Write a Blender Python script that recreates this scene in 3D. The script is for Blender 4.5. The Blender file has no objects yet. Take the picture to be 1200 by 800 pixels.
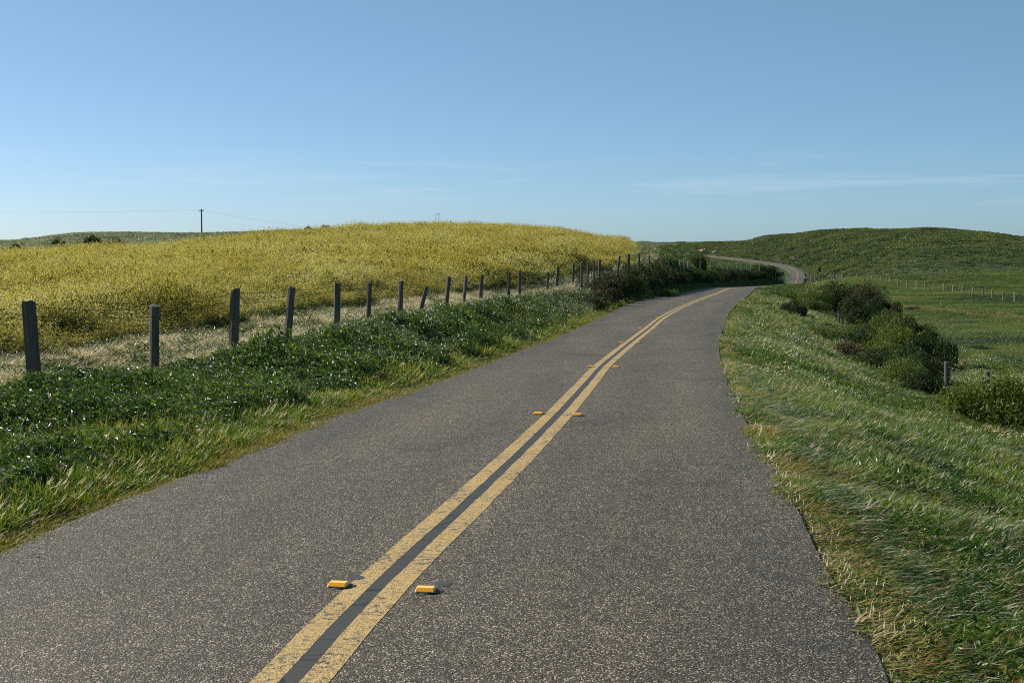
import bpy, math, random
import numpy as np
from mathutils import Vector, Matrix

R = math.radians
rng = np.random.default_rng(7)
random.seed(7)
SC = bpy.context.scene
COL = SC.collection

# ------------------------------------------------------------------ camera
F_PX, CAM_H = 1620.0, 1.8              # focal length in px of a 1200 px wide frame, eye height
PITCH = math.atan((400 - 283) / F_PX)
cam_d = bpy.data.cameras.new('camera')
cam = bpy.data.objects.new('camera', cam_d)
COL.objects.link(cam)
cam.location = (0, 0, CAM_H)
cam.rotation_euler = (R(90) - PITCH, 0, 0)
cam_d.sensor_width = 36
cam_d.lens = 36 * F_PX / 1200
cam_d.clip_start = 0.1
cam_d.clip_end = 120000
SC.camera = cam

# ------------------------------------------------------------------ light
SUN_AZ, SUN_EL = -58.0, 33.0           # degrees, azimuth from +Y towards +X
w = bpy.data.worlds.new('World')
SC.world = w
w.use_nodes = True
nt = w.node_tree
bg = nt.nodes['Background']
sky = nt.nodes.new('ShaderNodeTexSky')
sky.sky_type = 'NISHITA'
sky.sun_disc = False
sky.sun_elevation = R(SUN_EL)
sky.sun_rotation = R(SUN_AZ)
sky.altitude = 0
sky.air_density = 0.5
sky.dust_density = 0.5
sky.ozone_density = 6.0
SKY_STRENGTH = 0.070
bg.inputs['Strength'].default_value = SKY_STRENGTH
# thin cirrus streaks low over the horizon
tc = nt.nodes.new('ShaderNodeTexCoord')
sep = nt.nodes.new('ShaderNodeSeparateXYZ')
nt.links.new(tc.outputs['Generated'], sep.inputs[0])
mp = nt.nodes.new('ShaderNodeMapping')
mp.inputs['Rotation'].default_value = (0, R(-3.0), 0)
mp.inputs['Scale'].default_value = (4.0, 4.0, 60.0)
nt.links.new(tc.outputs['Generated'], mp.inputs[0])
ns = nt.nodes.new('ShaderNodeTexNoise')
ns.inputs['Scale'].default_value = 1.3
ns.inputs['Detail'].default_value = 7
ns.inputs['Roughness'].default_value = 0.6
ns.inputs['Distortion'].default_value = 0.6
nt.links.new(mp.outputs[0], ns.inputs['Vector'])
cr = nt.nodes.new('ShaderNodeValToRGB')
cr.color_ramp.elements[0].position = 0.50
cr.color_ramp.elements[0].color = (0, 0, 0, 1)
cr.color_ramp.elements[1].position = 0.78
cr.color_ramp.elements[1].color = (1, 1, 1, 1)
nt.links.new(ns.outputs['Fac'], cr.inputs[0])
band = nt.nodes.new('ShaderNodeValToRGB')
be = band.color_ramp.elements
be[0].position, be[0].color = 0.012, (0, 0, 0, 1)
be[1].position, be[1].color = 0.046, (1, 1, 1, 1)
e = be.new(0.066); e.color = (0, 0, 0, 1)
nt.links.new(sep.outputs['Z'], band.inputs[0])
mul = nt.nodes.new('ShaderNodeMath'); mul.operation = 'MULTIPLY'
nt.links.new(cr.outputs[0], mul.inputs[0]); nt.links.new(band.outputs[0], mul.inputs[1])
mul2 = nt.nodes.new('ShaderNodeMath'); mul2.operation = 'MULTIPLY'; mul2.inputs[1].default_value = 0.26
nt.links.new(mul.outputs[0], mul2.inputs[0])
mixs = nt.nodes.new('ShaderNodeMix'); mixs.data_type = 'RGBA'
nt.links.new(mul2.outputs[0], mixs.inputs['Factor'])
grade = nt.nodes.new('ShaderNodeMix'); grade.data_type = 'RGBA'   # even veil of thin high cloud
grade.inputs['Factor'].default_value = .135
grade.inputs['B'].default_value = (6.2, 11.4, 10.4, 1)
nt.links.new(sky.outputs[0], grade.inputs['A'])
nt.links.new(grade.outputs['Result'], mixs.inputs['A'])
mixs.inputs['B'].default_value = (9.0, 9.3, 9.6, 1)
nt.links.new(mixs.outputs['Result'], bg.inputs['Color'])

sun_d = bpy.data.lights.new('sun', 'SUN')
sun_d.energy = 5.0
sun_d.angle = R(0.53)
sun_d.color = (1.0, 0.93, 0.82)
sun = bpy.data.objects.new('sun', sun_d)
COL.objects.link(sun)
az, el = R(SUN_AZ), R(SUN_EL)
to_sun = Vector((math.sin(az) * math.cos(el), math.cos(az) * math.cos(el), math.sin(el)))
sun.rotation_euler = to_sun.to_track_quat('Z', 'Y').to_euler()
sun.location = to_sun * 300

SC.view_settings.view_transform = 'Standard'
SC.view_settings.look = 'None'
SC.view_settings.exposure = 0.57
SC.view_settings.gamma = 1.0
SC.cycles.max_bounces = 6
SC.cycles.diffuse_bounces = 3
SC.cycles.transmission_bounces = 3
SC.cycles.sample_clamp_indirect = 6
SC.render.film_transparent = False
SC.cycles.use_denoising = False
SC.cycles.pixel_filter_type = 'BLACKMAN_HARRIS'
SC.cycles.filter_width = 1.05

# ------------------------------------------------------------------ maths
CP, SP = math.cos(PITCH), math.sin(PITCH)

def pchip(xs, ys):
    xs = np.asarray(xs, float); ys = np.asarray(ys, float)
    h = np.diff(xs); dl = np.diff(ys) / h
    m = np.zeros_like(ys)
    m[0], m[-1] = dl[0], dl[-1]
    for i in range(1, len(xs) - 1):
        if dl[i-1] * dl[i] > 0:
            w1, w2 = 2*h[i] + h[i-1], h[i] + 2*h[i-1]
            m[i] = (w1 + w2) / (w1/dl[i-1] + w2/dl[i])
    def f(x):
        x = np.clip(np.asarray(x, float), xs[0], xs[-1])
        i = np.clip(np.searchsorted(xs, x) - 1, 0, len(xs) - 2)
        t = (x - xs[i]) / h[i]
        t2, t3 = t*t, t*t*t
        return (2*t3-3*t2+1)*ys[i] + (t3-2*t2+t)*h[i]*m[i] + (-2*t3+3*t2)*ys[i+1] + (t3-t2)*h[i]*m[i+1]
    return f

def ray(px, py):
    kx, ky = (px - 600) / F_PX, (py - 400) / F_PX
    return kx, CP - ky*SP, -SP - ky*CP

def at(px, py, d):                      # world point seen at a photo pixel, at depth d
    a, b, c = ray(px, py)
    return Vector((a/b*d, d, CAM_H + c/b*d))

def smooth(a, b, x):
    t = np.clip((np.asarray(x, float) - a) / (b - a), 0, 1)
    return t*t*(3 - 2*t)

# road profile: height along depth
ZK = [(-60, .1), (-10, 0), (0, 0), (9, -.01), (14.4, -.1), (23.5, -.38), (35, -.70), (53, -1.08), (66, -1.33), (90, -1.78),
      (125, -2.5), (200, -4.75), (330, -8.6), (405, -10.75), (425, -10.9), (445, -10.4), (470, -9.4), (515, -8.5), (545, -7.75),
      (600, -7.3), (700, -7.05), (880, -6.85), (1100, -6.5), (1400, -6.5)]
road_z = pchip(*zip(*ZK))

def on_road(px, py):                    # pixel -> point on the road surface
    a, b, c = ray(px, py)
    lo, hi = 2.0, 900.0
    prev = lo
    for d in np.geomspace(lo, hi, 900):
        if CAM_H + c/b*d < road_z(d):
            lo, hi = prev, d
            break
        prev = d
    for _ in range(40):
        m = .5*(lo+hi)
        if CAM_H + c/b*m < road_z(m): hi = m
        else: lo = m
    d = .5*(lo+hi)
    return Vector((a/b*d, d, float(road_z(d))))

near_c = [(337, 800), (437, 692), (536, 600), (607, 533), (654, 486), (704, 430), (739, 401), (759, 386), (776, 372.2), (792, 363), (806, 356.7), (819, 351)]
cps = [on_road(*p) for p in near_c]
far_c = [(835, 95), (856, 135), (880, 200), (915, 330), (929, 405), (934, 440), (936.5, 475), (933.5, 515), (921, 545), (900, 600), (870, 700), (826, 880)]
YC = [-60, 0] + [p.y for p in cps] + [d for u, d in far_c] + [1100, 1400]
XC = [-9.6, -1.72] + [p.x for p in cps] + [(u-600)/F_PX*d for u, d in far_c] + [132, 140]
_xc0 = pchip(YC, XC)
_ys = np.concatenate([np.linspace(-60, 120, 1200), np.linspace(120.2, 1400, 1600)])
_xs = _xc0(_ys)
for _ in range(3):                      # smooth the plan curve with a window that grows with distance
    _n = _xs.copy()
    for i, yy in enumerate(_ys):
        r = 2.5 + abs(yy)*.06
        k = (np.abs(_ys - yy) < r)
        A = np.polyfit(_ys[k]-yy, _xs[k], 1) if k.sum() > 3 else [0, _xs[i]]
        _n[i] = A[1]
    _xs = _n
def road_x(y): return np.interp(y, _ys, _xs)
def road_slope(y): return (road_x(np.asarray(y)+1.) - road_x(np.asarray(y)-1.))/2.

pl = [on_road(*p) for p in [(0, 648), (130, 592), (250, 545), (350, 505), (500, 452), (600, 415), (650, 396), (700, 374), (750, 352.5)]]
pr = [on_road(*p) for p in [(1042, 800), (985, 690), (935, 600), (900, 540), (880, 505), (862, 470), (850, 440), (843, 402), (851, 375), (865, 355)]]
HWL = pchip([-60, 0] + [p.y for p in pl] + [120, 1400], [2.35, 2.35] + [float(road_x(p.y) - p.x) for p in pl] + [2.45, 2.5])
HWR = pchip([-60, 0] + [p.y for p in pr] + [120, 1400], [2.25, 2.25] + [float(p.x - road_x(p.y)) for p in pr] + [2.45, 2.5])
paint_px = [(337, 800), (387, 745), (437, 693), (486, 646), (536, 600), (572, 566), (606.7, 533), (630, 510), (654, 486), (674, 464), (688, 448.5), (704, 430), (723, 414), (739, 401), (759, 385.5), (776, 372)]
pp = [on_road(*p) for p in paint_px]
paint_dx = pchip([-60, 0] + [p.y for p in pp] + [75, 1400], [0, 0] + [float(p.x - road_x(p.y)) for p in pp] + [0, 0])
def paint_x(y): return road_x(y) + paint_dx(y)

# value noise on numpy arrays
_perm = np.random.default_rng(3).random((256, 256))
def vnoise(x, y, s):
    x = np.asarray(x, float)*s; y = np.asarray(y, float)*s
    xi = np.floor(x).astype(int); yi = np.floor(y).astype(int)
    fx = x-xi; fy = y-yi
    fx = fx*fx*(3-2*fx); fy = fy*fy*(3-2*fy)
    g = lambda a, b: _perm[a & 255, b & 255]
    return (g(xi, yi)*(1-fx)+g(xi+1, yi)*fx)*(1-fy) + (g(xi, yi+1)*(1-fx)+g(xi+1, yi+1)*fx)*fy
def fbm(x, y, s, o=3):
    t = 0; a = .5; n = 0
    for k in range(o):
        t = t + a*vnoise(np.asarray(x)+17.3*k, np.asarray(y)-9.1*k, s*2**k); n += a; a *= .5
    return t/n

# terrain: height profiles along bearings (bearing given as photo column), depth -> height
PROF = {
 -2500: [(0, 0), (30, .1), (80, .3), (200, .6), (400, -1), (900, -14), (1800, -45)],
 -600: [(0, 0), (17, 0), (45, .1), (80, .2), (150, .4), (260, .9), (350, .2), (700, -10), (1500, -45)],
 0:    [(0, 0), (17, -.1), (33, .0), (60, .15), (90, .2), (120, .35), (150, .7), (200, 1.25), (260, 1.5), (330, .6), (700, -10), (1500, -45)],
 100:  [(0, 0), (17, -.12), (33, .0), (60, .2), (90, .45), (120, .8), (150, 1.25), (200, 2.1), (300, 3.2), (380, 2.5), (700, -10), (1500, -45)],
 235:  [(0, 0), (17, -.12), (33, -.05), (60, .2), (90, .65), (130, 1.25), (170, 1.8), (220, 2.5), (300, 3.1), (400, 2.2), (700, -10), (1500, -45)],
 400:  [(0, 0), (17, -.12), (28, -.12), (45, .0), (60, .3), (90, 1.05), (130, 2.0), (190, 2.85), (240, 3.5), (300, 3.9), (400, 3), (700, -9), (1500, -45)],
 540:  [(0, 0), (17, -.12), (28, -.25), (40, -.22), (60, .2), (80, .9), (110, 1.75), (150, 2.5), (200, 3.05), (235, 3.1), (300, 2.6), (500, -2), (900, -14), (1500, -45)],
 600:  [(0, 0), (17, -.15), (33, -.5), (49, -.45), (60, .0), (80, .85), (110, 1.65), (150, 2.35), (195, 2.75), (230, 2.7), (300, 2.), (500, -3), (900, -12), (1500, -45)],
 650:  [(0, 0), (17, -.15), (40, -.6), (57, -.4), (80, .4), (110, 1.3), (150, 2.05), (185, 2.35), (220, 2.2), (300, 1), (500, -4), (900, -8), (1500, -40)],
 700:  [(0, 0), (17, -.15), (40, -.7), (60, -.7), (75, -.3), (90, .1), (110, .55), (150, 1.15), (180, 1.3), (220, 1.1), (300, 0), (500, -4), (900, -6), (1500, -35)],
 740:  [(0, 0), (17, -.15), (40, -.75), (70, -1.1), (88, -.15), (110, .35), (150, .75), (190, 1.0), (240, .6), (350, -1.5), (600, -3), (1000, -2.5), (1400, .3), (1700, -3), (2200, -40)],
 770:  [(0, 0), (17, -.15), (40, -.75), (80, -1.3), (98, -.3), (130, .3), (170, .75), (230, .2), (350, -1.5), (600, -2.4), (1000, -2), (1400, .4), (1700, -3), (2200, -40)],
 800:  [(0, 0), (17, -.15), (40, -.75), (90, -1.6), (122, -1.0), (180, -1.0), (300, -2.0), (500, -2.4), (900, -2.6), (1400, .2), (1700, -3), (2200, -40)],
 830:  [(0, 0), (17, -.15), (40, -.8), (100, -1.9), (135, -2.2), (180, -1.8), (300, -4.0), (450, -5.9), (600, -7.2), (880, -6.9), (1100, -5), (1500, .6), (1700, -2), (2200, -40)],
 860:  [(0, 0), (17, -.15), (40, -.9), (100, -2), (150, -3.3), (240, -3.3), (330, -4.9), (450, -7.2), (600, -7.8), (740, -7.1), (900, -6), (1100, -4), (1500, 1.0), (1800, -3), (2300, -40)],
 900:  [(0, 0), (20, -.3), (40, -1), (60, -1.6), (100, -2.5), (150, -3.7), (200, -4.9), (280, -7.2), (340, -4.6), (390, -6.4), (430, -9), (500, -8.5), (600, -7.4), (700, -5.6), (850, -2.2), (1100, 5.6), (1300, 6), (2200, -40)],
 950:  [(0, 0), (20, -.5), (40, -1.4), (60, -2.3), (100, -3.8), (150, -4.7), (200, -5.1), (330, -7.6), (440, -10.3), (520, -6.6), (600, -3.4), (700, 1.3), (850, 7.4), (960, 8.0), (1300, 2), (2000, -40)],
 1000: [(0, 0), (10, -.15), (20, -.7), (38, -1.9), (60, -3.1), (100, -4.8), (150, -4.9), (228, -4.8), (300, -6.), (400, -6.6), (500, -2.6), (600, 1.6), (780, 8.3), (860, 8.7), (1200, 2), (1900, -40)],
 1080: [(0, 0), (10, -.2), (20, -.9), (38, -2.5), (60, -3.2), (100, -4.4), (150, -4.8), (200, -5.0), (260, -4.6), (350, -2.5), (450, 1.0), (620, 7.3), (700, 7.9), (1000, 2), (1800, -40)],
 1150: [(0, 0), (10, -.25), (20, -1.2), (38, -2.6), (50, -2.8), (75, -3.6), (110, -4.4), (155, -4.75), (250, -3.9), (350, -1.5), (450, 1.7), (580, 5.3), (650, 5.6), (1000, 0), (1800, -40)],
 1200: [(0, 0), (10, -.3), (20, -1.3), (38, -2.6), (60, -3.1), (75, -3.6), (110, -4.4), (150, -4.8), (250, -4.0), (350, -2.2), (450, .5), (560, 3.2), (640, 3.4), (1000, -2), (1800, -40)],
 1700: [(0, 0), (10, -.4), (20, -1.4), (40, -2.7), (80, -3.8), (150, -4.9), (250, -5), (400, -3), (560, -1), (900, -8), (1800, -40)],
 4000: [(0, 0), (10, -.6), (30, -2), (80, -4), (200, -6), (500, -9), (1800, -40)],
}
UC = np.array(sorted(PROF))
DG = np.concatenate([[0.], np.geomspace(3, 6000, 500)])
TAB = np.stack([pchip(*zip(*(PROF[u] + [(6000, -60)])))(DG) for u in UC])
def _table(u, d):
    d = np.clip(d, 0, 5999)
    j = np.clip(np.searchsorted(DG, d) - 1, 0, len(DG)-2)
    fj = (d-DG[j])/(DG[j+1]-DG[j])
    u = np.clip(u, UC[0], UC[-1]-1e-6)
    i = np.clip(np.searchsorted(UC, u, side='right') - 1, 0, len(UC)-2)
    fi = (u-UC[i])/(UC[i+1]-UC[i])
    # Catmull-Rom style blend between bearings
    def col(k):
        k = np.clip(k, 0, len(UC)-1)
        return TAB[k, j]*(1-fj) + TAB[k, j+1]*fj
    c0, c1 = col(i), col(i+1)
    s0 = (c1-col(i-1))/np.maximum(UC[i+1]-UC[np.clip(i-1, 0, 99)], 1)
    s1 = (col(i+2)-c0)/np.maximum(UC[np.clip(i+2, 0, len(UC)-1)]-UC[i], 1)
    hh = UC[i+1]-UC[i]
    t2, t3 = fi*fi, fi**3
    return (2*t3-3*t2+1)*c0 + (t3-2*t2+fi)*hh*s0*.8 + (-2*t3+3*t2)*c1 + (t3-t2)*hh*s1*.8

def edge_dist(x, y):                    # signed: <0 on the road; also which side
    t = x - road_x(y)
    c = 1/np.sqrt(1+road_slope(y)**2)
    return np.where(t < 0, -t-HWL(y), t-HWR(y))*c, t < 0

def ground_z(x, y):
    x = np.asarray(x, float); y = np.asarray(y, float)
    yy = np.maximum(y, 6.)
    u = 600 + F_PX*x/yy
    z = _table(u, np.maximum(y, 0))
    e, left = edge_dist(x, y)
    far = smooth(60, 200, y)
    W = np.where(left, 2.6+1.2*far, 2.8+8*far)
    near = smooth(0.15, 1, (e-.1)/W)
    live = smooth(1000, 900, y)
    k = 1-(1-near)*live
    rs = (1-left)*smooth(230, 130, y)*live          # right verge: an even slope falling away from the road
    kr = smooth(3.0, 10.0, e)
    z = z*(1-rs) + rs*((road_z(y)-.05-.30*np.maximum(e, 0)-.0006*np.maximum(y, 0))*(1-kr) + z*kr)
    k = k*(1-rs) + rs*smooth(0.0, .4, e)
    z = z + (fbm(x, y, .35)-.5)*np.where(left, .22, .12)*smooth(.3, 3, e) + (fbm(x+50, y, .03)-.5)*.8*smooth(60, 250, y)*smooth(1, 20, e)
    z = z + (1-left)*(fbm(x*.6+7, y, .055, 3)-.5)*1.5*smooth(9, 25, e)*smooth(30, 60, y)*smooth(260, 190, y)
    zr = road_z(y) - .05 - .0006*np.maximum(y, 0)
    return zr*(1-k) + z*k

# ------------------------------------------------------------------ object helpers
def tag(o, label=None, cat=None, group=None, kind=None):
    if label: o['label'] = label
    if cat: o['category'] = cat
    if group: o['group'] = group
    if kind: o['kind'] = kind
    return o

class MB:
    def __init__(s): s.v = []; s.f = []; s.m = []; s.n = 0
    def add(s, verts, faces, mat=0):
        o = s.n
        s.v.extend([tuple(p) for p in verts]); s.n += len(verts)
        s.f.extend([tuple(i+o for i in f) for f in faces]); s.m.extend([mat]*len(faces))
    def box(s, c, sx, sy, sz, mat=0, rz=0, taper=1.0):
        ca, sa = math.cos(rz), math.sin(rz)
        vs = []
        for k, tz in ((-1, 1), (1, taper)):
            for i, j in ((-1, -1), (1, -1), (1, 1), (-1, 1)):
                x, y = i*sx/2*tz, j*sy/2*tz
                vs.append((c[0]+x*ca-y*sa, c[1]+x*sa+y*ca, c[2]+k*sz/2))
        s.add(vs, [(0, 3, 2, 1), (4, 5, 6, 7), (0, 1, 5, 4), (1, 2, 6, 5), (2, 3, 7, 6), (3, 0, 4, 7)], mat)
    def tube(s, pts, rad, n=6, mat=0, cap=True):
        pts = [Vector(p) for p in pts]
        rad = rad if isinstance(rad, (list, tuple)) else [rad]*len(pts)
        vs = []; fs = []
        ref = None
        for i, p in enumerate(pts):
            d = (pts[min(i+1, len(pts)-1)] - pts[max(i-1, 0)]).normalized()
            if ref is None: ref = Vector((1, 0, 0)) if abs(d.x) < .8 else Vector((0, 1, 0))
            a = (ref - d*ref.dot(d)).normalized(); b = d.cross(a); ref = a
            for k in range(n):
                t = 2*math.pi*k/n
                vs.append(p + (a*math.cos(t)+b*math.sin(t))*rad[i])
        for i in range(len(pts)-1):
            for k in range(n):
                q = (k+1) % n
                fs.append((i*n+k, i*n+q, (i+1)*n+q, (i+1)*n+k))
        if cap:
            fs.append(tuple(reversed(range(n)))); fs.append(tuple(range((len(pts)-1)*n, len(pts)*n)))
        s.add(vs, fs, mat)
    def mesh(s, name, mats, smooth_=False):
        me = bpy.data.meshes.new(name)
        me.from_pydata(s.v, [], s.f)
        for m in (mats if isinstance(mats, (list, tuple)) else [mats]): me.materials.append(m)
        me.polygons.foreach_set('material_index', s.m)
        if smooth_: me.polygons.foreach_set('use_smooth', [True]*len(me.polygons))
        me.update()
        return me
    def build(s, name, mats, parent=None, smooth_=False):
        o = bpy.data.objects.new(name, s.mesh(name, mats, smooth_))
        COL.objects.link(o)
        if parent: o.parent = parent
        return o

def empty(name, loc=(0, 0, 0)):
    o = bpy.data.objects.new(name, None)
    o.empty_display_size = .2
    COL.objects.link(o); o.location = loc
    return o

# ------------------------------------------------------------------ materials
def mat_new(name):
    m = bpy.data.materials.new(name); m.use_nodes = True
    t = m.node_tree
    return m, t, t.nodes['Principled BSDF'], t.nodes['Material Output']
def N(t, kind, **kw):
    n = t.nodes.new(kind)
    for k, v in kw.items():
        if k in n.inputs: n.inputs[k].default_value = v
        else: setattr(n, k, v)
    return n
def ramp(t, src, stops, interp='LINEAR'):
    r = t.nodes.new('ShaderNodeValToRGB'); r.color_ramp.interpolation = interp
    el = r.color_ramp.elements
    while len(el) < len(stops): el.new(.5)
    for q, (p, c) in zip(el, stops):
        q.position = p
        q.color = (c, c, c, 1) if isinstance(c, (int, float)) else (*c, 1)
    t.links.new(src, r.inputs[0])
    return r.outputs[0]
def mixc(t, fac, a, b, mode='MIX'):
    n = t.nodes.new('ShaderNodeMix'); n.data_type = 'RGBA'; n.blend_type = mode
    for s, v in (('Factor', fac), ('A', a), ('B', b)):
        if hasattr(v, 'is_linked'): t.links.new(v, n.inputs[s])
        elif s == 'Factor': n.inputs[s].default_value = v
        else: n.inputs[s].default_value = (*v, 1)
    return n.outputs['Result']
def mathn(t, op, a, b=None):
    n = t.nodes.new('ShaderNodeMath'); n.operation = op
    for i, v in enumerate((a, b)):
        if v is None: continue
        if hasattr(v, 'is_linked'): t.links.new(v, n.inputs[i])
        else: n.inputs[i].default_value = v
    return n.outputs[0]

def leaf_mat(name, cols, trans=.35, rough=.45, spec=.5, patch=.5, patch_scale=.35):
    """foliage: colour varies from piece to piece and in patches over the ground"""
    m, t, p, out = mat_new(name)
    oi = t.nodes.new('ShaderNodeObjectInfo')
    geo = t.nodes.new('ShaderNodeNewGeometry')
    n1 = N(t, 'ShaderNodeTexNoise', Scale=patch_scale, Detail=3.0)
    t.links.new(geo.outputs['Position'], n1.inputs['Vector'])
    n2 = N(t, 'ShaderNodeTexNoise', Scale=9.0, Detail=1.0)
    t.links.new(geo.outputs['Position'], n2.inputs['Vector'])
    f = mathn(t, 'ADD', mathn(t, 'MULTIPLY', mathn(t, 'SUBTRACT', n1.outputs['Fac'], .5), 2.2*patch),
              mathn(t, 'ADD', mathn(t, 'MULTIPLY', oi.outputs['Random'], .55), mathn(t, 'MULTIPLY', n2.outputs['Fac'], .45)))
    c = ramp(t, f, [(i/(len(cols)-1)*.8+.1, c) for i, c in enumerate(cols)])
    t.links.new(c, p.inputs['Base Color'])
    p.inputs['Roughness'].default_value = rough
    p.inputs['Specular IOR Level'].default_value = spec
    tr = t.nodes.new('ShaderNodeBsdfTranslucent')
    tc_ = mixc(t, .4, c, (1.0, .95, .4), 'MULTIPLY')
    br = mixc(t, 1.0, tc_, (1.5, 1.5, 1.2), 'MULTIPLY')
    t.links.new(br, tr.inputs['Color'])
    ms = t.nodes.new('ShaderNodeMixShader'); ms.inputs[0].default_value = trans
    t.links.new(p.outputs[0], ms.inputs[1]); t.links.new(tr.outputs[0], ms.inputs[2])
    t.links.new(ms.outputs[0], out.inputs['Surface'])
    return m

M = {}
M['grass'] = leaf_mat('grass_green', [(.035, .075, .010), (.065, .125, .014), (.11, .165, .020), (.18, .18, .03)], .42, .45, .25, .8, .9)
M['grass_wind'] = leaf_mat('grass_windswept', [(.022, .065, .010), (.048, .112, .014), (.09, .155, .020), (.17, .19, .035)], .42, .42, .28, 1.0, 1.1)
M['straw'] = leaf_mat('dry_straw', [(.26, .20, .10), (.38, .31, .18), (.48, .42, .28)], .3, .5, .4)
M['pale'] = leaf_mat('pale_seed_grass', [(.40, .33, .25), (.50, .43, .33), (.60, .53, .42)], .3, .5, .5)  # pale dry grass, also colours the blade tips painted as glints
M['red'] = leaf_mat('rusty_sorrel', [(.16, .06, .03), (.22, .10, .04), (.26, .16, .06)], .3, .5, .4)
M['ochre'] = leaf_mat('ochre_edge_grass', [(.20, .13, .035), (.27, .19, .05), (.20, .17, .035), (.09, .11, .02)], .3, .5, .4)
M['weed'] = leaf_mat('weed_leaf', [(.020, .046, .010), (.042, .086, .015), (.085, .130, .024)], .36, .40, .4)
M['weed_silver'] = leaf_mat('weed_grey_leaf_glint', [(.07, .10, .05), (.14, .17, .10), (.26, .28, .20)], .3, .4, .5)  # grey-green leaves whose pale tone also paints silvery glints on the bank
M['yellow'] = leaf_mat('mustard_flower', [(.26, .20, .033), (.40, .33, .065), (.48, .42, .14), (.58, .54, .31)], .35, .6, .2, .6, .25)
M['olive'] = leaf_mat('mustard_leaf', [(.04, .06, .012), (.085, .10, .018), (.15, .14, .025)], .4, .5, .3)
M['white'] = leaf_mat('white_flower', [(.62, .60, .52), (.75, .73, .66), (.82, .81, .76)], .3, .6, .2)
M['violet'] = leaf_mat('violet_flower', [(.20, .14, .42), (.30, .22, .55)], .3, .6, .2)
M['scrub'] = leaf_mat('scrub_leaf', [(.026, .045, .012), (.07, .108, .024), (.14, .165, .042)], .25, .5, .35, 1.0, .045)
M['scrub_pale'] = leaf_mat('pale_scrub_leaf', [(.08, .11, .06), (.20, .23, .15), (.36, .38, .30)], .25, .5, .3, .8, .12)
M['meadow'] = leaf_mat('meadow_grass', [(.022, .052, .010), (.043, .092, .013), (.072, .118, .018), (.115, .13, .026)], .3, .45, .3, 1.5, .07)
M['bush'] = leaf_mat('bush_leaf_dark', [(.018, .034, .010), (.032, .054, .014), (.055, .078, .02)], .2, .6, .2, .4, .9)
M['bush_olive'] = leaf_mat('bush_leaf_olive', [(.05, .08, .013), (.085, .125, .018), (.13, .165, .026)], .3, .5, .3, .4, .9)
M['bush_brown'] = leaf_mat('bush_leaf_brown', [(.035, .04, .015), (.07, .058, .024), (.105, .078, .038)], .15, .6, .2, .4, .9)
M['twig'] = leaf_mat('twig_bark', [(.07, .05, .035), (.12, .09, .06)], 0.0, .8, .2)

# weathered post wood
m, t, p, out = mat_new('weathered_wood')
co = t.nodes.new('ShaderNodeTexCoord'); oi = t.nodes.new('ShaderNodeObjectInfo')
mpn = N(t, 'ShaderNodeMapping'); mpn.inputs['Scale'].default_value = (38, 38, 2.2)
t.links.new(co.outputs['Object'], mpn.inputs[0])
n1 = N(t, 'ShaderNodeTexNoise', Scale=1.0, Detail=5.0, Roughness=.65, noise_dimensions='4D')
t.links.new(mpn.outputs[0], n1.inputs['Vector']); t.links.new(mathn(t, 'MULTIPLY', oi.outputs['Random'], 20), n1.inputs['W'])
c = ramp(t, n1.outputs['Fac'], [(.3, (.018, .015, .012)), (.5, (.075, .064, .052)), (.7, (.21, .185, .155))])
n3 = N(t, 'ShaderNodeTexNoise', Scale=7.0, Detail=4.0); t.links.new(co.outputs['Object'], n3.inputs['Vector'])
c = mixc(t, ramp(t, n3.outputs['Fac'], [(.58, 0), (.7, .6)]), c, (.19, .20, .13))
t.links.new(c, p.inputs['Base Color']); p.inputs['Roughness'].default_value = .85
b = N(t, 'ShaderNodeBump', Strength=.8, Distance=.012); t.links.new(n1.outputs['Fac'], b.inputs['Height']); t.links.new(b.outputs[0], p.inputs['Normal'])
M['wood'] = m

def plain(name, col, rough=.6, metal=0.0, noise=.25, scale=20):
    m, t, p, out = mat_new(name)
    co = t.nodes.new('ShaderNodeTexCoord')
    n = N(t, 'ShaderNodeTexNoise', Scale=float(scale), Detail=4.0); t.links.new(co.outputs['Object'], n.inputs['Vector'])
    c = mixc(t, n.outputs['Fac'], tuple(v*(1-noise) for v in col), tuple(min(1, v*(1+noise)) for v in col))
    t.links.new(c, p.inputs['Base Color'])
    p.inputs['Roughness'].default_value = rough; p.inputs['Metallic'].default_value = metal
    return m
M['pale_wood'] = plain('lit_pale_post_wood', (.25, .225, .19), .85, 0, .35, 9)  # lighter copy of the post wood, light on far posts put into its colour
M['steel'] = plain('galvanised_steel', (.32, .32, .31), .5, .6)
M['rust'] = plain('rusty_steel', (.12, .07, .045), .8)
M['amber_top'] = plain('amber_plastic', (.74, .52, .14), .5, 0, .38, 120)
M['amber_lens'] = plain('orange_lens', (.85, .33, .02), .2, 0, .25, 150)
M['tar'] = plain('bitumen_pad', (.028, .027, .026), .7, 0, .6, 70)
M['white_paint'] = plain('white_paint', (.72, .72, .70), .6, 0, .08, 5)
M['warm_white_paint'] = plain('warm_tinted_board', (.80, .72, .58), .7, 0, .1, 5)  # white board, tinted warm to offset blue skylight on its shaded face
M['blue_paint'] = plain('blue_sign_paint', (.10, .22, .45), .5, 0, .06, 5)
M['pink_paint'] = plain('faded_red_paint', (.50, .20, .17), .6, 0, .1, 5)
M['dark_paint'] = plain('dark_sign_paint', (.03, .03, .04), .5, 0, .2, 5)
M['orange_paint'] = plain('orange_paint', (.60, .17, .03), .5, 0, .1, 5)
M['ceramic'] = plain('grey_insulator', (.25, .28, .28), .3, 0, .1, 5)
M['gravel'] = plain('grey_gravel', (.16, .145, .125), .95, 0, .35, 1.5)
M['grit'] = plain('loose_grit', (.24, .20, .15), .9, 0, .5, 30)
M['soil'] = plain('pale_bank_soil', (.34, .24, .15), .95, 0, .3, 1)

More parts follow.
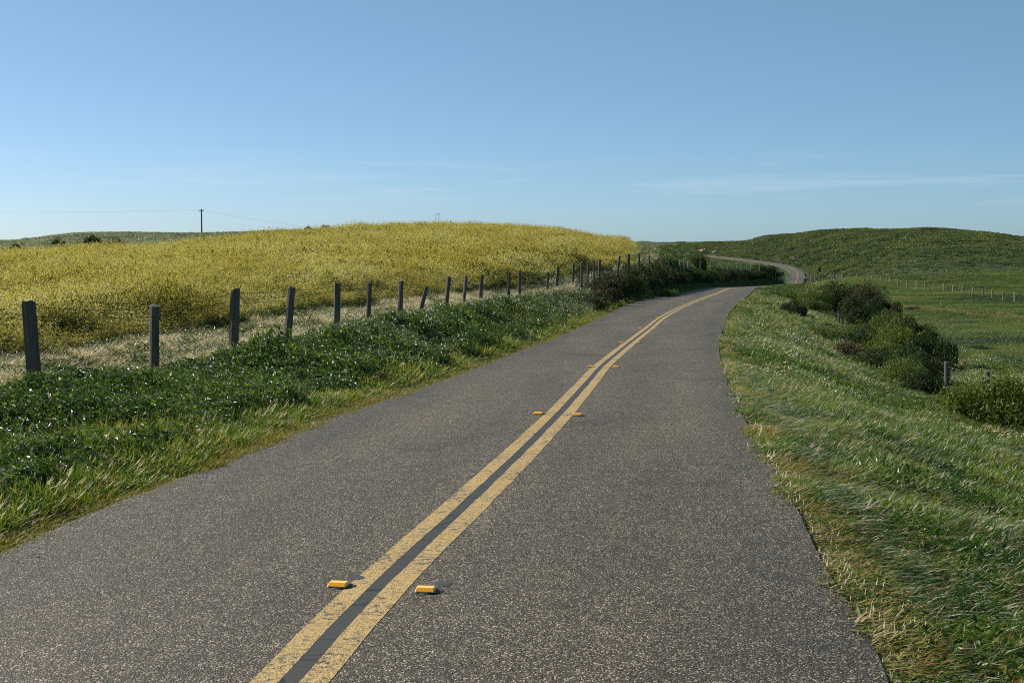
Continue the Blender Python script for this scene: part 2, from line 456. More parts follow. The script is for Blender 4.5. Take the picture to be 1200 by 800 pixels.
# asphalt (chip seal): u = metres across, v = metres along
def asphalt_nodes(t, dark=1.0):
    uv = t.nodes.new('ShaderNodeUVMap'); uv.uv_map = 'UVMap'
    co = t.nodes.new('ShaderNodeTexCoord')
    vo = N(t, 'ShaderNodeTexVoronoi', Scale=138.0, Randomness=1.0); t.links.new(co.outputs['Object'], vo.inputs['Vector'])
    sc = t.nodes.new('ShaderNodeSeparateColor'); t.links.new(vo.outputs['Color'], sc.inputs[0])
    c = ramp(t, sc.outputs[0], [(0, (.018, .016, .014)), (.35, (.050, .046, .040)), (.62, (.095, .086, .074)), (.84, (.19, .172, .15)), (.94, (.42, .40, .37)), (1.0, (.70, .68, .65))])
    c = mixc(t, ramp(t, sc.outputs[1], [(.6, 0), (.9, .55)]), c, mixc(t, 1.0, c, (1.25, .95, .72), 'MULTIPLY'))
    gap = ramp(t, vo.outputs['Distance'], [(.38, 1.0), (.75, .42)])
    c = mixc(t, 1.0, c, gap, 'MULTIPLY')
    # broad mottling, drawn out along the driving direction
    mp_ = N(t, 'ShaderNodeMapping'); mp_.inputs['Scale'].default_value = (.9, .16, 1); t.links.new(uv.outputs[0], mp_.inputs[0])
    nb = N(t, 'ShaderNodeTexNoise', Scale=1.0, Detail=5.0, Roughness=.6); t.links.new(mp_.outputs[0], nb.inputs['Vector'])
    c = mixc(t, 1.0, c, ramp(t, nb.outputs['Fac'], [(.28, .70), (.72, 1.28)]), 'MULTIPLY')
    nm = N(t, 'ShaderNodeTexNoise', Scale=7.0, Detail=3.0, Roughness=.6); t.links.new(uv.outputs[0], nm.inputs['Vector'])
    c = mixc(t, 1.0, c, ramp(t, nm.outputs['Fac'], [(.3, .82), (.7, 1.16)]), 'MULTIPLY')
    # bluish bleeding bitumen along the wheel paths and the edges
    sx = t.nodes.new('ShaderNodeSeparateXYZ'); t.links.new(uv.outputs[0], sx.inputs[0])
    a = mathn(t, 'ABSOLUTE', sx.outputs[0])
    aw = mathn(t, 'ADD', a, mathn(t, 'MULTIPLY', mathn(t, 'SUBTRACT', nb.outputs['Fac'], .5), .5))
    wp = ramp(t, mathn(t, 'MULTIPLY', aw, .4), [(.10, 0), (.22, .3), (.34, .05), (.62, .0), (.78, .75), (.98, .55)])
    c = mixc(t, mathn(t, 'MULTIPLY', wp, .9), c, mixc(t, 1.0, c, (.66, .73, .84), 'MULTIPLY'))
    # dark patched blotches
    nd = N(t, 'ShaderNodeTexNoise', Scale=.55, Detail=4.0, Roughness=.65, Distortion=.4); t.links.new(uv.outputs[0], nd.inputs['Vector'])
    c = mixc(t, ramp(t, nd.outputs['Fac'], [(.57, 0), (.70, .75)]), c, mixc(t, 1.0, c, (.55, .57, .62), 'MULTIPLY'))
    nf = N(t, 'ShaderNodeTexNoise', Scale=34.0, Detail=3.0, Roughness=.7); t.links.new(co.outputs['Object'], nf.inputs['Vector'])
    c = mixc(t, 1.0, c, ramp(t, nf.outputs['Fac'], [(.32, .76), (.68, 1.26)]), 'MULTIPLY')
    c = mixc(t, 1.0, c, (.91, .83, .665), 'MULTIPLY')
    mk = N(t, 'ShaderNodeMapping'); mk.inputs['Scale'].default_value = (.45, .22, 1); t.links.new(uv.outputs[0], mk.inputs[0])
    wob = N(t, 'ShaderNodeTexNoise', Scale=4.0, Detail=4.0); t.links.new(uv.outputs[0], wob.inputs['Vector'])
    ad = t.nodes.new('ShaderNodeVectorMath'); ad.operation = 'ADD'; t.links.new(mk.outputs[0], ad.inputs[0])
    sc2 = t.nodes.new('ShaderNodeVectorMath'); sc2.operation = 'SCALE'; sc2.inputs['Scale'].default_value = .12; t.links.new(wob.outputs['Color'], sc2.inputs[0]); t.links.new(sc2.outputs[0], ad.inputs[1])
    vk = N(t, 'ShaderNodeTexVoronoi', Scale=1.0, feature='DISTANCE_TO_EDGE'); t.links.new(ad.outputs[0], vk.inputs['Vector'])
    ck = mathn(t, 'MULTIPLY', ramp(t, vk.outputs['Distance'], [(.0015, .75), (.005, 0)]), ramp(t, nb.outputs['Fac'], [(.48, 0), (.6, 1)]))
    c = mixc(t, ck, c, (.018, .017, .016))
    if dark != 1.0: c = mixc(t, 1.0, c, (dark, dark, dark*1.05), 'MULTIPLY')
    return c, vo, uv, sx
m, t, p, out = mat_new('chip_seal_asphalt')
c, vo, uv, sx = asphalt_nodes(t)
t.links.new(c, p.inputs['Base Color']); p.inputs['Roughness'].default_value = .7; p.inputs['Specular IOR Level'].default_value = .28
b = N(t, 'ShaderNodeBump', Strength=.75, Distance=.006, invert=True); t.links.new(vo.outputs['Distance'], b.inputs['Height']); t.links.new(b.outputs[0], p.inputs['Normal'])
M['asphalt'] = m

m, t, p, out = mat_new('worn_yellow_paint')
c, vo, uv, sx = asphalt_nodes(t, .8)
n1 = N(t, 'ShaderNodeTexNoise', Scale=26.0, Detail=5.0, Roughness=.7); t.links.new(uv.outputs[0], n1.inputs['Vector'])
n2 = N(t, 'ShaderNodeTexNoise', Scale=3.0, Detail=3.0); t.links.new(uv.outputs[0], n2.inputs['Vector'])
yel = mixc(t, n2.outputs['Fac'], (.38, .22, .04), (.56, .355, .09))
yel = mixc(t, ramp(t, n1.outputs['Fac'], [(.4, .0), (.75, .7)]), yel, (.66, .50, .24))
n5 = N(t, 'ShaderNodeTexNoise', Scale=1.6, Detail=4.0, Roughness=.6); t.links.new(uv.outputs[0], n5.inputs['Vector'])
chips = ramp(t, mathn(t, 'ADD', n1.outputs['Fac'], mathn(t, 'MULTIPLY', mathn(t, 'SUBTRACT', n5.outputs['Fac'], .5), -.55)), [(.37, 1.0), (.47, .0)])
chip2 = ramp(t, vo.outputs['Distance'], [(.45, 0), (.75, .8)])
mpc = N(t, 'ShaderNodeMapping'); mpc.inputs['Scale'].default_value = (.7, 3.4, 1); t.links.new(uv.outputs[0], mpc.inputs[0])
vc = N(t, 'ShaderNodeTexVoronoi', Scale=2.2, feature='DISTANCE_TO_EDGE'); t.links.new(mpc.outputs[0], vc.inputs['Vector'])
nw = N(t, 'ShaderNodeTexNoise', Scale=14.0, Detail=2.0); t.links.new(uv.outputs[0], nw.inputs['Vector'])
crk = mathn(t, 'MULTIPLY', ramp(t, vc.outputs['Distance'], [(.010, 1), (.022, 0)]), ramp(t, nw.outputs['Fac'], [(.45, 0), (.55, 1)]))
wear = mathn(t, 'MAXIMUM', mathn(t, 'MAXIMUM', chips, chip2), crk)
c2 = mixc(t, wear, yel, c)
t.links.new(c2, p.inputs['Base Color']); p.inputs['Roughness'].default_value = .6
b = N(t, 'ShaderNodeBump', Strength=.5, Distance=.005, invert=True); t.links.new(vo.outputs['Distance'], b.inputs['Height']); t.links.new(b.outputs[0], p.inputs['Normal'])
M['line'] = m

m, t, p, out = mat_new('sealed_joint')
uv = t.nodes.new('ShaderNodeUVMap'); uv.uv_map = 'UVMap'
n1 = N(t, 'ShaderNodeTexNoise', Scale=60.0, Detail=4.0, Roughness=.7); t.links.new(uv.outputs[0], n1.inputs['Vector'])
n2 = N(t, 'ShaderNodeTexNoise', Scale=2.5, Detail=3.0); t.links.new(uv.outputs[0], n2.inputs['Vector'])
c = mixc(t, n1.outputs['Fac'], (.018, .018, .017), (.074, .073, .068))
mpc = N(t, 'ShaderNodeMapping'); mpc.inputs['Scale'].default_value = (.7, 3.0, 1); t.links.new(uv.outputs[0], mpc.inputs[0])
vc = N(t, 'ShaderNodeTexVoronoi', Scale=1.7, feature='DISTANCE_TO_EDGE'); t.links.new(mpc.outputs[0], vc.inputs['Vector'])
c = mixc(t, ramp(t, vc.outputs['Distance'], [(.008, .8), (.02, 0)]), c, (.012, .012, .013))
t.links.new(c, p.inputs['Base Color']); p.inputs['Roughness'].default_value = .65; p.inputs['Specular IOR Level'].default_value = .2
b = N(t, 'ShaderNodeBump', Strength=.4, Distance=.004); t.links.new(n1.outputs['Fac'], b.inputs['Height']); t.links.new(b.outputs[0], p.inputs['Normal'])
M['joint'] = m

# ground: albedo by zone in a colour attribute, broken up by noise
m, t, p, out = mat_new('ground_cover')
va = N(t, 'ShaderNodeVertexColor'); va.layer_name = 'zone'
geo = t.nodes.new('ShaderNodeNewGeometry')
n1 = N(t, 'ShaderNodeTexNoise', Scale=3.5, Detail=6.0, Roughness=.7); t.links.new(geo.outputs['Position'], n1.inputs['Vector'])
n2 = N(t, 'ShaderNodeTexNoise', Scale=.25, Detail=5.0, Roughness=.65); t.links.new(geo.outputs['Position'], n2.inputs['Vector'])
n3 = N(t, 'ShaderNodeTexNoise', Scale=45.0, Detail=4.0, Roughness=.7); t.links.new(geo.outputs['Position'], n3.inputs['Vector'])
c = mixc(t, 1.0, va.outputs[0], ramp(t, n1.outputs['Fac'], [(.3, .55), (.7, 1.4)]), 'MULTIPLY')
c = mixc(t, 1.0, c, ramp(t, n2.outputs['Fac'], [(.3, .7), (.7, 1.3)]), 'MULTIPLY')
c = mixc(t, 1.0, c, ramp(t, n3.outputs['Fac'], [(.3, .6), (.7, 1.4)]), 'MULTIPLY')
t.links.new(c, p.inputs['Base Color']); p.inputs['Roughness'].default_value = .95; p.inputs['Specular IOR Level'].default_value = .15
b = N(t, 'ShaderNodeBump', Strength=.9, Distance=.08); t.links.new(n1.outputs['Fac'], b.inputs['Height'])
b2 = N(t, 'ShaderNodeBump', Strength=.6, Distance=.02); t.links.new(n3.outputs['Fac'], b2.inputs['Height']); t.links.new(b.outputs[0], b2.inputs['Normal'])
t.links.new(b2.outputs[0], p.inputs['Normal'])
M['ground'] = m

m, t, p, out = mat_new('sea_water')
p.inputs['Base Color'].default_value = (.05, .11, .16, 1); p.inputs['Roughness'].default_value = .25
n1 = N(t, 'ShaderNodeTexNoise', Scale=.05, Detail=6.0); geo = t.nodes.new('ShaderNodeNewGeometry'); t.links.new(geo.outputs['Position'], n1.inputs['Vector'])
b = N(t, 'ShaderNodeBump', Strength=.6, Distance=3.0); t.links.new(n1.outputs['Fac'], b.inputs['Height']); t.links.new(b.outputs[0], p.inputs['Normal'])
M['sea'] = m

# ------------------------------------------------------------------ zones
# left fence line in plan (x, depth, photo row of the top, top lean in px, diameter, pole kind)
LEFT_POSTS = [(33, 17.3, 355, -6, .195, 1.07), (181, 19.8, 359, 2, .155, .98), (275.5, 22.6, 340, 3, .15, 1.1), (342, 25.2, 337, 5, .14, 1.1),
 (395.5, 27.8, 332.5, 1, .125, 1.1), (433.5, 30.5, 331.5, 2, .12, 1.12), (470, 33.3, 329.5, 2, .13, 1.15), (500, 36, 337, 9, .10, 1.1),
 (526, 38.7, 325, 4, .13, 1.15), (546, 41.4, 323.5, 3, .12, 1.12), (564.5, 44.1, 322, 2, .12, 1.12), (597, 49, 319.5, 1, .12, 1.15),
 (609, 51.5, 318, 0, .12, 1.15), (642, 57, 319.5, 1, .11, 1.05), (654, 59.5, 313, 2, .13, 1.2), (672, 63.5, 309, 1, .13, 1.2), (681.5, 66.5, 307.5, 0, .12, 1.2),
 (689, 69.5, 307, 0, .12, 1.15), (696, 72.5, 305.5, 0, .12, 1.15), (703, 76, 304.5, 1, .13, 1.15), (726, 82, 300.5, 4, .13, 1.2), (737, 87, 298, 1, .16, 1.25),
 (749, 93, 297.5, 0, .15, 1.15), (761, 99, 300, 0, .15, 1.15), (772, 106, 302, 0, .14, 1.15), (784, 114, 303.5, 0, .13, 1.1), (797, 124, 305, 0, .15, 1.1), (802, 132, 305, 0, .15, 1.1), (806.5, 140, 306, 0, .15, 1.1),
 (821, 160, 306.5, 1, .15, 1.1), (833, 180, 305.5, 0, .15, 1.15), (842, 205, 307.5, 2, .15, 1.15), (847, 216, 307.5, 1, .15, 1.15), (854, 228, 309, 2, .15, 1.1), (864, 248, 307.5, 0, .16, 1.15),
 (869, 262, 308, 1, .16, 1.15), (875, 280, 307, 0, .16, 1.2), (880, 296, 308.5, 1, .16, 1.15), (890, 325, 309, 0, .17, 1.2), (893, 345, 309.5, 0, .17, 1.2), (909, 385, 314, 0, .17, 1.2), (912, 396, 315.5, 0, .17, 1.2)]
fy = [p[1] for p in LEFT_POSTS]; fx = [(p[0]-600)/F_PX*p[1] for p in LEFT_POSTS]
def fence_x(y):
    y = np.asarray(y, float)
    return np.where(y < fy[0], fx[0]+(y-fy[0])*.30, np.interp(y, fy, fx))
FIELD_END = pchip([-2500, -600, 0, 100, 235, 400, 540, 650, 760, 900], [72, 72, 84, 100, 112, 135, 230, 220, 200, 200])
def uof(x, y): return 600 + F_PX*x/np.maximum(y, 6.)
def field_edge(y):
    return np.where(y < 92, fence_x(y)-(2.7-1.5*smooth(22, 60, y))-.006*np.maximum(y, 0), (744-600)/F_PX*y-.3)
def in_field(x, y):
    return (x < field_edge(y)) & (y < FIELD_END(uof(x, y))) & (y > -40)

def zone_colour(x, y):
    e, left = edge_dist(x, y)
    u = uof(x, y)
    n = fbm(x, y, .15, 4)
    c = np.empty((len(x), 3))
    green = np.array([.05, .075, .02]); dk = np.array([.036, .05, .018]); soil = np.array([.13, .095, .05])
    olive = np.array([.14, .125, .03]); pale = np.array([.30, .25, .17]); mead = np.array([.042, .068, .017])
    c[:] = dk
    L = left
    c[L & (e < 30)] = green
    fl = in_field(x, y); c[fl] = olive
    pz = L & (x-fence_x(y) < .5) & (y < 95) & ~fl; c[pz] = pale*.8
    tr = L & (u > 742) & (u < 772) & (y > 100) & (y < 230); c[tr] = pale
    c[L & ~fl & (u < 560) & (y > 60)] = np.array([.09, .11, .06])
    rm = (~L) & (y < 250) & (e > 4) & (u > 930); c[rm] = mead
    oc = rm & (np.abs(x-39.3+(n-.5)*4) < .9) & (y > 80) & (y < 150); c[oc] = np.array([.16, .125, .04])
    c[(~L) & (e < 12) & (y < 140)] = np.array([.055, .07, .025])
    far_mead = (u > 715) & (u < 815) & (y > 950) & (y < 1500); c[far_mead] = np.array([.06, .08, .026])
    es = (e < .38+.5*(n-.4)); c[es & (y < 300)] = soil
    return c

# ------------------------------------------------------------------ ground mesh (grid that follows the road)
_tl = np.concatenate([np.linspace(0, 1, 3)[:-1]*.999, 1+np.geomspace(.06, 900, 150)])
def build_ground():
    ys = np.concatenate([-np.geomspace(60, 2, 20), np.linspace(-1.5, 12, 70), np.geomspace(12.15, 3200, 420)])
    off = np.concatenate([[.0, .25, .5], np.geomspace(.75, 2600, 150)])
    nl = len(off)
    V = []; 
    for y in ys:
        sl = math.sqrt(1+float(road_slope(y))**2)
        xc = float(road_x(y)) if y < 1200 else float(road_x(1200))
        hl, hr = float(HWL(y)), float(HWR(y))
        xl = xc-hl-off[::-1]*sl; xr = xc+hr+off*sl
        row = np.concatenate([xl, [xc-hl*.96, xc, xc+hr*.96], xr])
        V.append(np.stack([row, np.full(len(row), y)], 1))
    V = np.array(V); ny, nx = V.shape[:2]
    X, Y = V[..., 0].ravel(), V[..., 1].ravel()
    Z = ground_z(X, Y)
    me = bpy.data.meshes.new('ground')
    me.vertices.add(nx*ny)
    me.vertices.foreach_set('co', np.stack([X, Y, Z], 1).ravel())
    idx = np.arange(nx*ny).reshape(ny, nx)
    q = np.stack([idx[:-1, :-1], idx[:-1, 1:], idx[1:, 1:], idx[1:, :-1]], -1).reshape(-1, 4)
    me.loops.add(q.size); me.loops.foreach_set('vertex_index', q.ravel())
    me.polygons.add(len(q)); me.polygons.foreach_set('loop_start', np.arange(0, q.size, 4))
    me.polygons.foreach_set('use_smooth', np.ones(len(q), bool))
    me.update(calc_edges=True)
    ca = me.color_attributes.new('zone', 'FLOAT_COLOR', 'POINT')
    cc = np.concatenate([zone_colour(X, Y), np.ones((len(X), 1))], 1)
    ca.data.foreach_set('color', cc.ravel().astype(np.float32))
    me.materials.append(M['ground'])
    o = bpy.data.objects.new('ground', me); COL.objects.link(o)
    tag(o, 'rolling coastal grassland, yellow hill on the left and green hill on the right', kind='structure')
build_ground()

mb = MB()
S = 90000
mb.add([(-S, -3000, -42), (S, -3000, -42), (S, S, -42), (-S, S, -42)], [(0, 1, 2, 3)])
tag(mb.build('sea', M['sea']), 'blue strip of sea on the horizon between the two hills', kind='structure')

# ------------------------------------------------------------------ road
def strip(name, ys, left_f, right_f, z_off, mat, parent, ncross=1, jit=0.0, skirt=0.0):
    vs = []; uvs = []; fs = []
    k = ncross+1
    s_acc = 0; prev = None
    for i, y in enumerate(ys):
        a, b = float(left_f(y)), float(right_f(y))
        if jit:
            a += jit*(float(fbm(y, 1.7, 2.2, 5))-.5)*2; b += jit*(float(fbm(y, 91.3, 2.2, 5))-.5)*2
        xc = float(road_x(y)); z = float(road_z(y))
        for j in range(k):
            f = j/ncross
            x = a+(b-a)*f
            vs.append((x, y, z+z_off(y) if callable(z_off) else z+z_off)); uvs.append((x-xc, y))
    for i in range(len(ys)-1):
        for j in range(ncross):
            fs.append((i*k+j, i*k+j+1, (i+1)*k+j+1, (i+1)*k+j))
    if skirt:
        for side in (0, k-1):
            base = len(vs)
            for i in range(len(ys)):
                x, y, z = vs[i*k+side]
                sgn = -1 if side == 0 else 1
                vs.append((x+sgn*.05, y, z-skirt-.0006*max(y, 0))); uvs.append((uvs[i*k+side][0]+sgn*.05, y))
            for i in range(len(ys)-1):
                q = (base+i, i*k+side, (i+1)*k+side, base+i+1)
                fs.append(q if side == 0 else tuple(reversed(q)))
    me = bpy.data.meshes.new(name); me.from_pydata(vs, [], fs)
    uvl = me.uv_layers.new(name='UVMap')
    arr = np.array(uvs)[[l.vertex_index for l in me.loops]]
    uvl.data.foreach_set('uv', arr.ravel())
    me.materials.append(mat)
    o = bpy.data.objects.new(name, me); COL.objects.link(o)
    if parent: o.parent = parent
    return o
RY = np.concatenate([np.linspace(-55, 0, 60), np.arange(.1, 30, .1), np.geomspace(30, 1150, 500)])
road = strip('road', RY, lambda y: road_x(y)-HWL(y), lambda y: road_x(y)+HWR(y), 0.0, M['asphalt'], None, 8, .035, .12)
tag(road, 'two-lane grey chip seal road curving away over the hills', kind='structure')
lift = lambda k: (lambda y: k*(1+.02*max(y, 0)))
PY = np.concatenate([np.linspace(-50, 0, 60), np.arange(.05, 35, .05), np.geomspace(35, 1100, 500)])
strip('joint_strip', PY, lambda y: paint_x(y)-.052, lambda y: paint_x(y)+.05, lift(.001), M['joint'], road, 1, .006)
strip('centre_line', PY, lambda y: paint_x(y)-.16, lambda y: paint_x(y)-.042, lift(.002), M['line'], road, 1, .006)
strip('centre_line', PY, lambda y: paint_x(y)+.042, lambda y: paint_x(y)+.168, lift(.002), M['line'], road, 1, .008)

# old marker scars
def disc(mbx, c, rx, ry, h, n=18, seed=0, mat=0):
    rr = random.Random(seed)
    ring = [(c[0]+rx*(1+rr.uniform(-.13, .13))*math.cos(2*math.pi*k/n), c[1]+ry*(1+rr.uniform(-.13, .13))*math.sin(2*math.pi*k/n)) for k in range(n)]
    vs = [(x, y, c[2]) for x, y in ring] + [(c[0]+(x-c[0])*.8, c[1]+(y-c[1])*.8, c[2]+h) for x, y in ring]
    fs = [(k, (k+1) % n, n+(k+1) % n, n+k) for k in range(n)] + [tuple(range(n, 2*n))]
    mbx.add(vs, fs, mat)
for i, (px, py) in enumerate([(416, 677), (518, 684)]):
    q = on_road(px, py); mb = MB(); disc(mb, (q.x, q.y, q.z+.0005), .056, .062, .004, 26, seed=i)
    mb.build('tar_patch', M['tar'], road)

# raised reflectors
MARK = [((397, 687), (499, 693)), ((630.7, 485.5), (676, 487)), ((692, 430), (722, 430.5)), ((728, 401.3), (748, 402)), ((750, 385), (768, 385.6)),
        ((770, 371.8), (782.5, 372.5)), ((786, 363), (798, 363)), ((800, 356.7), (811, 356.9)), ((814, 351), (825, 351))]
def make_marker():
    r = empty('road_reflector')
    mb = MB(); disc(mb, (.008, .008, -.002), .082, .072, .005, 26, seed=5)
    pad = mb.build('pad', M['tar'], r)
    mb = MB()
    w2, l2, h = .051, .050, .024
    vs = [(-w2, -l2, .005), (w2, -l2, .005), (w2, l2, .005), (-w2, l2, .005), (-w2*.9, -l2*.42, h), (w2*.9, -l2*.42, h), (w2*.9, l2*.42, h), (-w2*.9, l2*.42, h)]
    mb.add(vs, [(4, 5, 6, 7), (0, 1, 5, 4), (1, 2, 6, 5), (2, 3, 7, 6), (3, 0, 4, 7), (0, 3, 2, 1)])
    body = mb.build('housing', M['amber_top'], r)
    bm_ = body.modifiers.new('bevel', 'BEVEL'); bm_.width = .003; bm_.segments = 2
    for sgn in (-1, 1):
        mb = MB()
        a = [Vector((-w2*.88, sgn*l2*.93, .0075)), Vector((w2*.88, sgn*l2*.93, .0075)), Vector((w2*.84, sgn*l2*.5, h-.002)), Vector((-w2*.84, sgn*l2*.5, h-.002))]
        nrm = Vector((0, sgn*.6, .8)).normalized()*.0022
        mb.add([v+nrm for v in a] + a, [(0, 1, 2, 3), (0, 4, 5, 1), (1, 5, 6, 2), (2, 6, 7, 3), (3, 7, 4, 0)])
        mb.build('lens', M['amber_lens'], r)
    return r
def copy_tree(o, parent=None):
    c = o.copy(); COL.objects.link(c)
    if parent: c.parent = parent
    for ch in list(o.children): copy_tree(ch, c)
    return c
ORD = ['nearest', 'second nearest', 'third nearest', 'fourth nearest', 'fifth nearest', 'sixth nearest', 'seventh nearest', 'second farthest', 'farthest']
mk0 = make_marker(); first = True
for i, pair in enumerate(MARK):
    for s, (px, py) in enumerate(pair):
        o = mk0 if first else copy_tree(mk0); first = False
        q = on_road(px, py)
        o.location = (q.x, q.y, q.z+.004)
        o.rotation_euler = (0, 0, -math.atan(float(road_slope(q.y)))+(.04 if s else -.03))
        tag(o, 'amber road reflector %s of the double yellow line, in the %s pair' % (('left', 'right')[s], ORD[i]), 'road reflector', 'amber reflectors along the centre line')

# gravel pull-in by the ranch gate
mb = MB()
rim = [(362, 0.0), (374, 1.6), (386, 4.2), (396, 7.0), (405, 8.2), (414, 7.4), (420, 4.0), (424, 0.0)]
inner = [(float(road_x(y)+HWR(y))-.1, y, float(road_z(y))-.02) for y, _ in rim]
outer = [(float(road_x(y)+HWR(y))+q, y, float(road_z(y))+.02*q-.02) for y, q in rim]
skirt = [(x+.6, y, z-2.0) for x, y, z in outer]
n = len(rim)
mb.add(inner+outer+skirt, [(i, i+1, n+i+1, n+i)[::-1] for i in range(n-1)] + [(n+i, n+i+1, 2*n+i+1, 2*n+i)[::-1] for i in range(n-1)])
tag(mb.build('gravel_pull_in', M['gravel']), 'small gravel pull-in widening the far road before the cattle guard', kind='structure')

# ------------------------------------------------------------------ fences
def post_mesh(seed, n=9, wood='wood'):
    rr = random.Random(seed)
    mb = MB(); rows = 7
    ph = [rr.uniform(.78, 1.16) for _ in range(n)]; slant = rr.uniform(0, .035); ph0 = rr.uniform(0, 6)
    vs = []; fs = []
    for i in range(rows):
        z = -.25 + 1.25*i/(rows-1)
        tw = .15*i/rows
        for k in range(n):
            a = 2*math.pi*k/n + tw
            r = .5*ph[k]*(1.04-.08*i/(rows-1))*rr.uniform(.96, 1.04)
            vs.append((r*math.cos(a), r*math.sin(a), z + ((rr.uniform(-.012, .012)+slant*math.cos(a+ph0)) if i == rows-1 else 0)))
    for i in range(rows-1):
        for k in range(n):
            q = (k+1) % n
            fs.append((i*n+k, i*n+q, (i+1)*n+q, (i+1)*n+k))
    top = (rows-1)*n
    rim = [(x*.86, y*.86, z+.012) for x, y, z in vs[top:top+n]]
    b = len(vs); vs += rim
    for k in range(n): fs.append((top+k, top+(k+1) % n, b+(k+1) % n, b+k))
    c = len(vs); vs.append((0, 0, 1.018))
    for k in range(n): fs.append((b+k, b+(k+1) % n, c))
    mb.add(vs, fs)
    return mb.mesh('post', M[wood])
POSTS = [post_mesh(s) for s in range(5)]
LIT_PALE_POSTS = [post_mesh(s+10, wood='pale_wood') for s in range(3)]
def tpost_mesh():
    mb = MB()
    mb.box((0, 0, .4), .9, .12, 1.25); mb.box((0, .2, .4), .12, .5, 1.25)
    return mb.mesh('steel_post', M['rust'])
TPOST = tpost_mesh()
def add_post(parent, base, top, dia, me, rz):
    o = bpy.data.objects.new('post' if me is not TPOST else 'steel_post', me); COL.objects.link(o); o.parent = parent
    v = Vector(top)-Vector(base); h = v.length
    o.location = Vector(base)-parent.location
    o.rotation_mode = 'QUATERNION'
    o.rotation_quaternion = v.to_track_quat('Z', 'Y') @ Matrix.Rotation(rz, 3, 'Z').to_quaternion()
    o.scale = (dia, dia, h)
    return o
def add_wires(parent, tops, hs, rad=.0022, sag=.02):
    for k, hfrac in enumerate(hs):
        pts = []
        for (b, tp), nxt in zip(tops, tops[1:]+[None]):
            a = Vector(b).lerp(Vector(tp), hfrac); pts.append(a-parent.location)
            if nxt:
                c = Vector(nxt[0]).lerp(Vector(nxt[1]), hfrac); mid = (a+c)/2; mid.z -= sag*(.5+random.random()); pts.append(mid-parent.location)
        mb = MB(); mb.tube(pts, rad, 4); mb.build('wire', M['rust'], parent)

def fence_from(name, posts, label, group=None, wires=(.35, .6, .82, .95), rad=.0032, steel_between=False):
    b0 = at(posts[0][0], posts[0][2], posts[0][1])
    gz = float(ground_z(np.array([b0.x]), np.array([b0.y]))[0])
    root = empty(name, (b0.x, b0.y, gz)); tag(root, label, 'fence', group)
    tops = []
    for i, (px, d, pt, lean, dia, h) in enumerate(posts):
        tp = at(px, pt, d)
        bx = at(px-lean*1.15, pt, d).x
        by = d + random.uniform(-.04, .04)
        gz = float(ground_z(np.array([bx]), np.array([by]))[0])
        bz = min(gz, tp.z-.8*h)
        bs = Vector((bx, by, bz)); tops.append((bs, tp))
        add_post(root, bs, tp, dia, LIT_PALE_POSTS[i % 3] if d > 118 else POSTS[(i*7+3) % 5], random.uniform(0, 6))
    add_wires(root, tops, wires, rad)
    if steel_between:
        for (a, at_), (b, bt_) in list(zip(tops, tops[1:]))[11:24]:
            if random.random() < .5:
                m0 = (a+b)/2 + Vector((-.25, 0, 0)); add_post(root, m0, m0+Vector((0, 0, 1.15)), .045, TPOST, 0)
    return root
fence_from('wire_fence', LEFT_POSTS, 'weathered timber post and wire fence along the yellow field on the left', wires=(.4, .65, .86, .96), steel_between=True)
RIGHT_POSTS = [(1157.5, 34.2, 435.5, 0, .165, 1.0), (1110, 37.8, 424.5, -1, .155, 1.15), (1070, 52, 400, 0, .15, 1.1), (1032, 66, 384, 0, .15, 1.1), (1002.7, 82, 381.5, 0, .15, 1.1),
               (991.5, 88, 378.5, 0, .15, 1.1), (987.5, 93, 369.5, 0, .16, 1.2), (983.5, 98, 368, 0, .15, 1.2), (980, 104, 366, 0, .15, 1.2), (976, 110, 363, 0, .15, 1.2)]
fence_from('wire_fence', RIGHT_POSTS, 'mostly hidden post fence sunk among the bushes right of the road', wires=(.4, .65, .9))
vp = [(1215, 346, 141), (1202, 344.5, 146), (1189, 343, 151), (1176, 341.7, 155), (1163, 339.5, 159.5), (1152, 338.3, 164), (1140, 337, 168.5), (1128, 335.3, 173), (1117, 334, 178), (1106, 333, 183), (1094, 331.3, 188), (1084, 330, 193), (1074, 328.5, 198.5),
      (1063, 327.5, 204.5), (1053, 326.2, 210.5), (1042.5, 325, 217), (1032.5, 324, 224), (1022, 322.5, 232), (1013, 321.3, 241), (1004, 320.6, 251), (995.5, 318.8, 262), (987, 320, 275), (977, 319.5, 292), (964, 318, 318), (955, 320, 360), (950, 322, 410)]
fence_from('wire_fence', [(a, d, v, 0, .19, 1.12) for a, v, d in vp], 'long pale post and wire fence crossing the green valley below the right hill', wires=(.35, .65, .92), rad=.004)

# ------------------------------------------------------------------ far roadside pieces
def gz1(x, y): return float(ground_z(np.array([x]), np.array([y]))[0])
# cattle guard across the road
q = on_road(934, 327.3); gy = q.y
root = empty('cattle_guard', (q.x, gy, float(road_z(gy)))); tag(root, 'steel cattle guard with white end wings crossing the far road', 'cattle guard')
mb = MB(); mb.box((0, -1.05, .05), 5.2, .16, .14); mb.box((0, 1.05, .05), 5.2, .16, .14); mb.build('frame', M['steel'], root)
for k in range(9):
    mb = MB(); mb.box((0, -.84+k*.21, .09), 5.0, .09, .1); mb.build('rail', M['steel'], root)
for s in (-1, 1):
    mb = MB(); xx = s*3.0
    mb.box((xx-.45*s, 0, .5), .09, .09, 1.0); mb.box((xx+.45*s, 0, .4), .09, .09, .8)
    mb.box((xx, -.06, .82), 1.1, .05, .14); mb.box((xx, -.06, .5), 1.1, .05, .14); mb.build('wing', M['white_paint'], root)

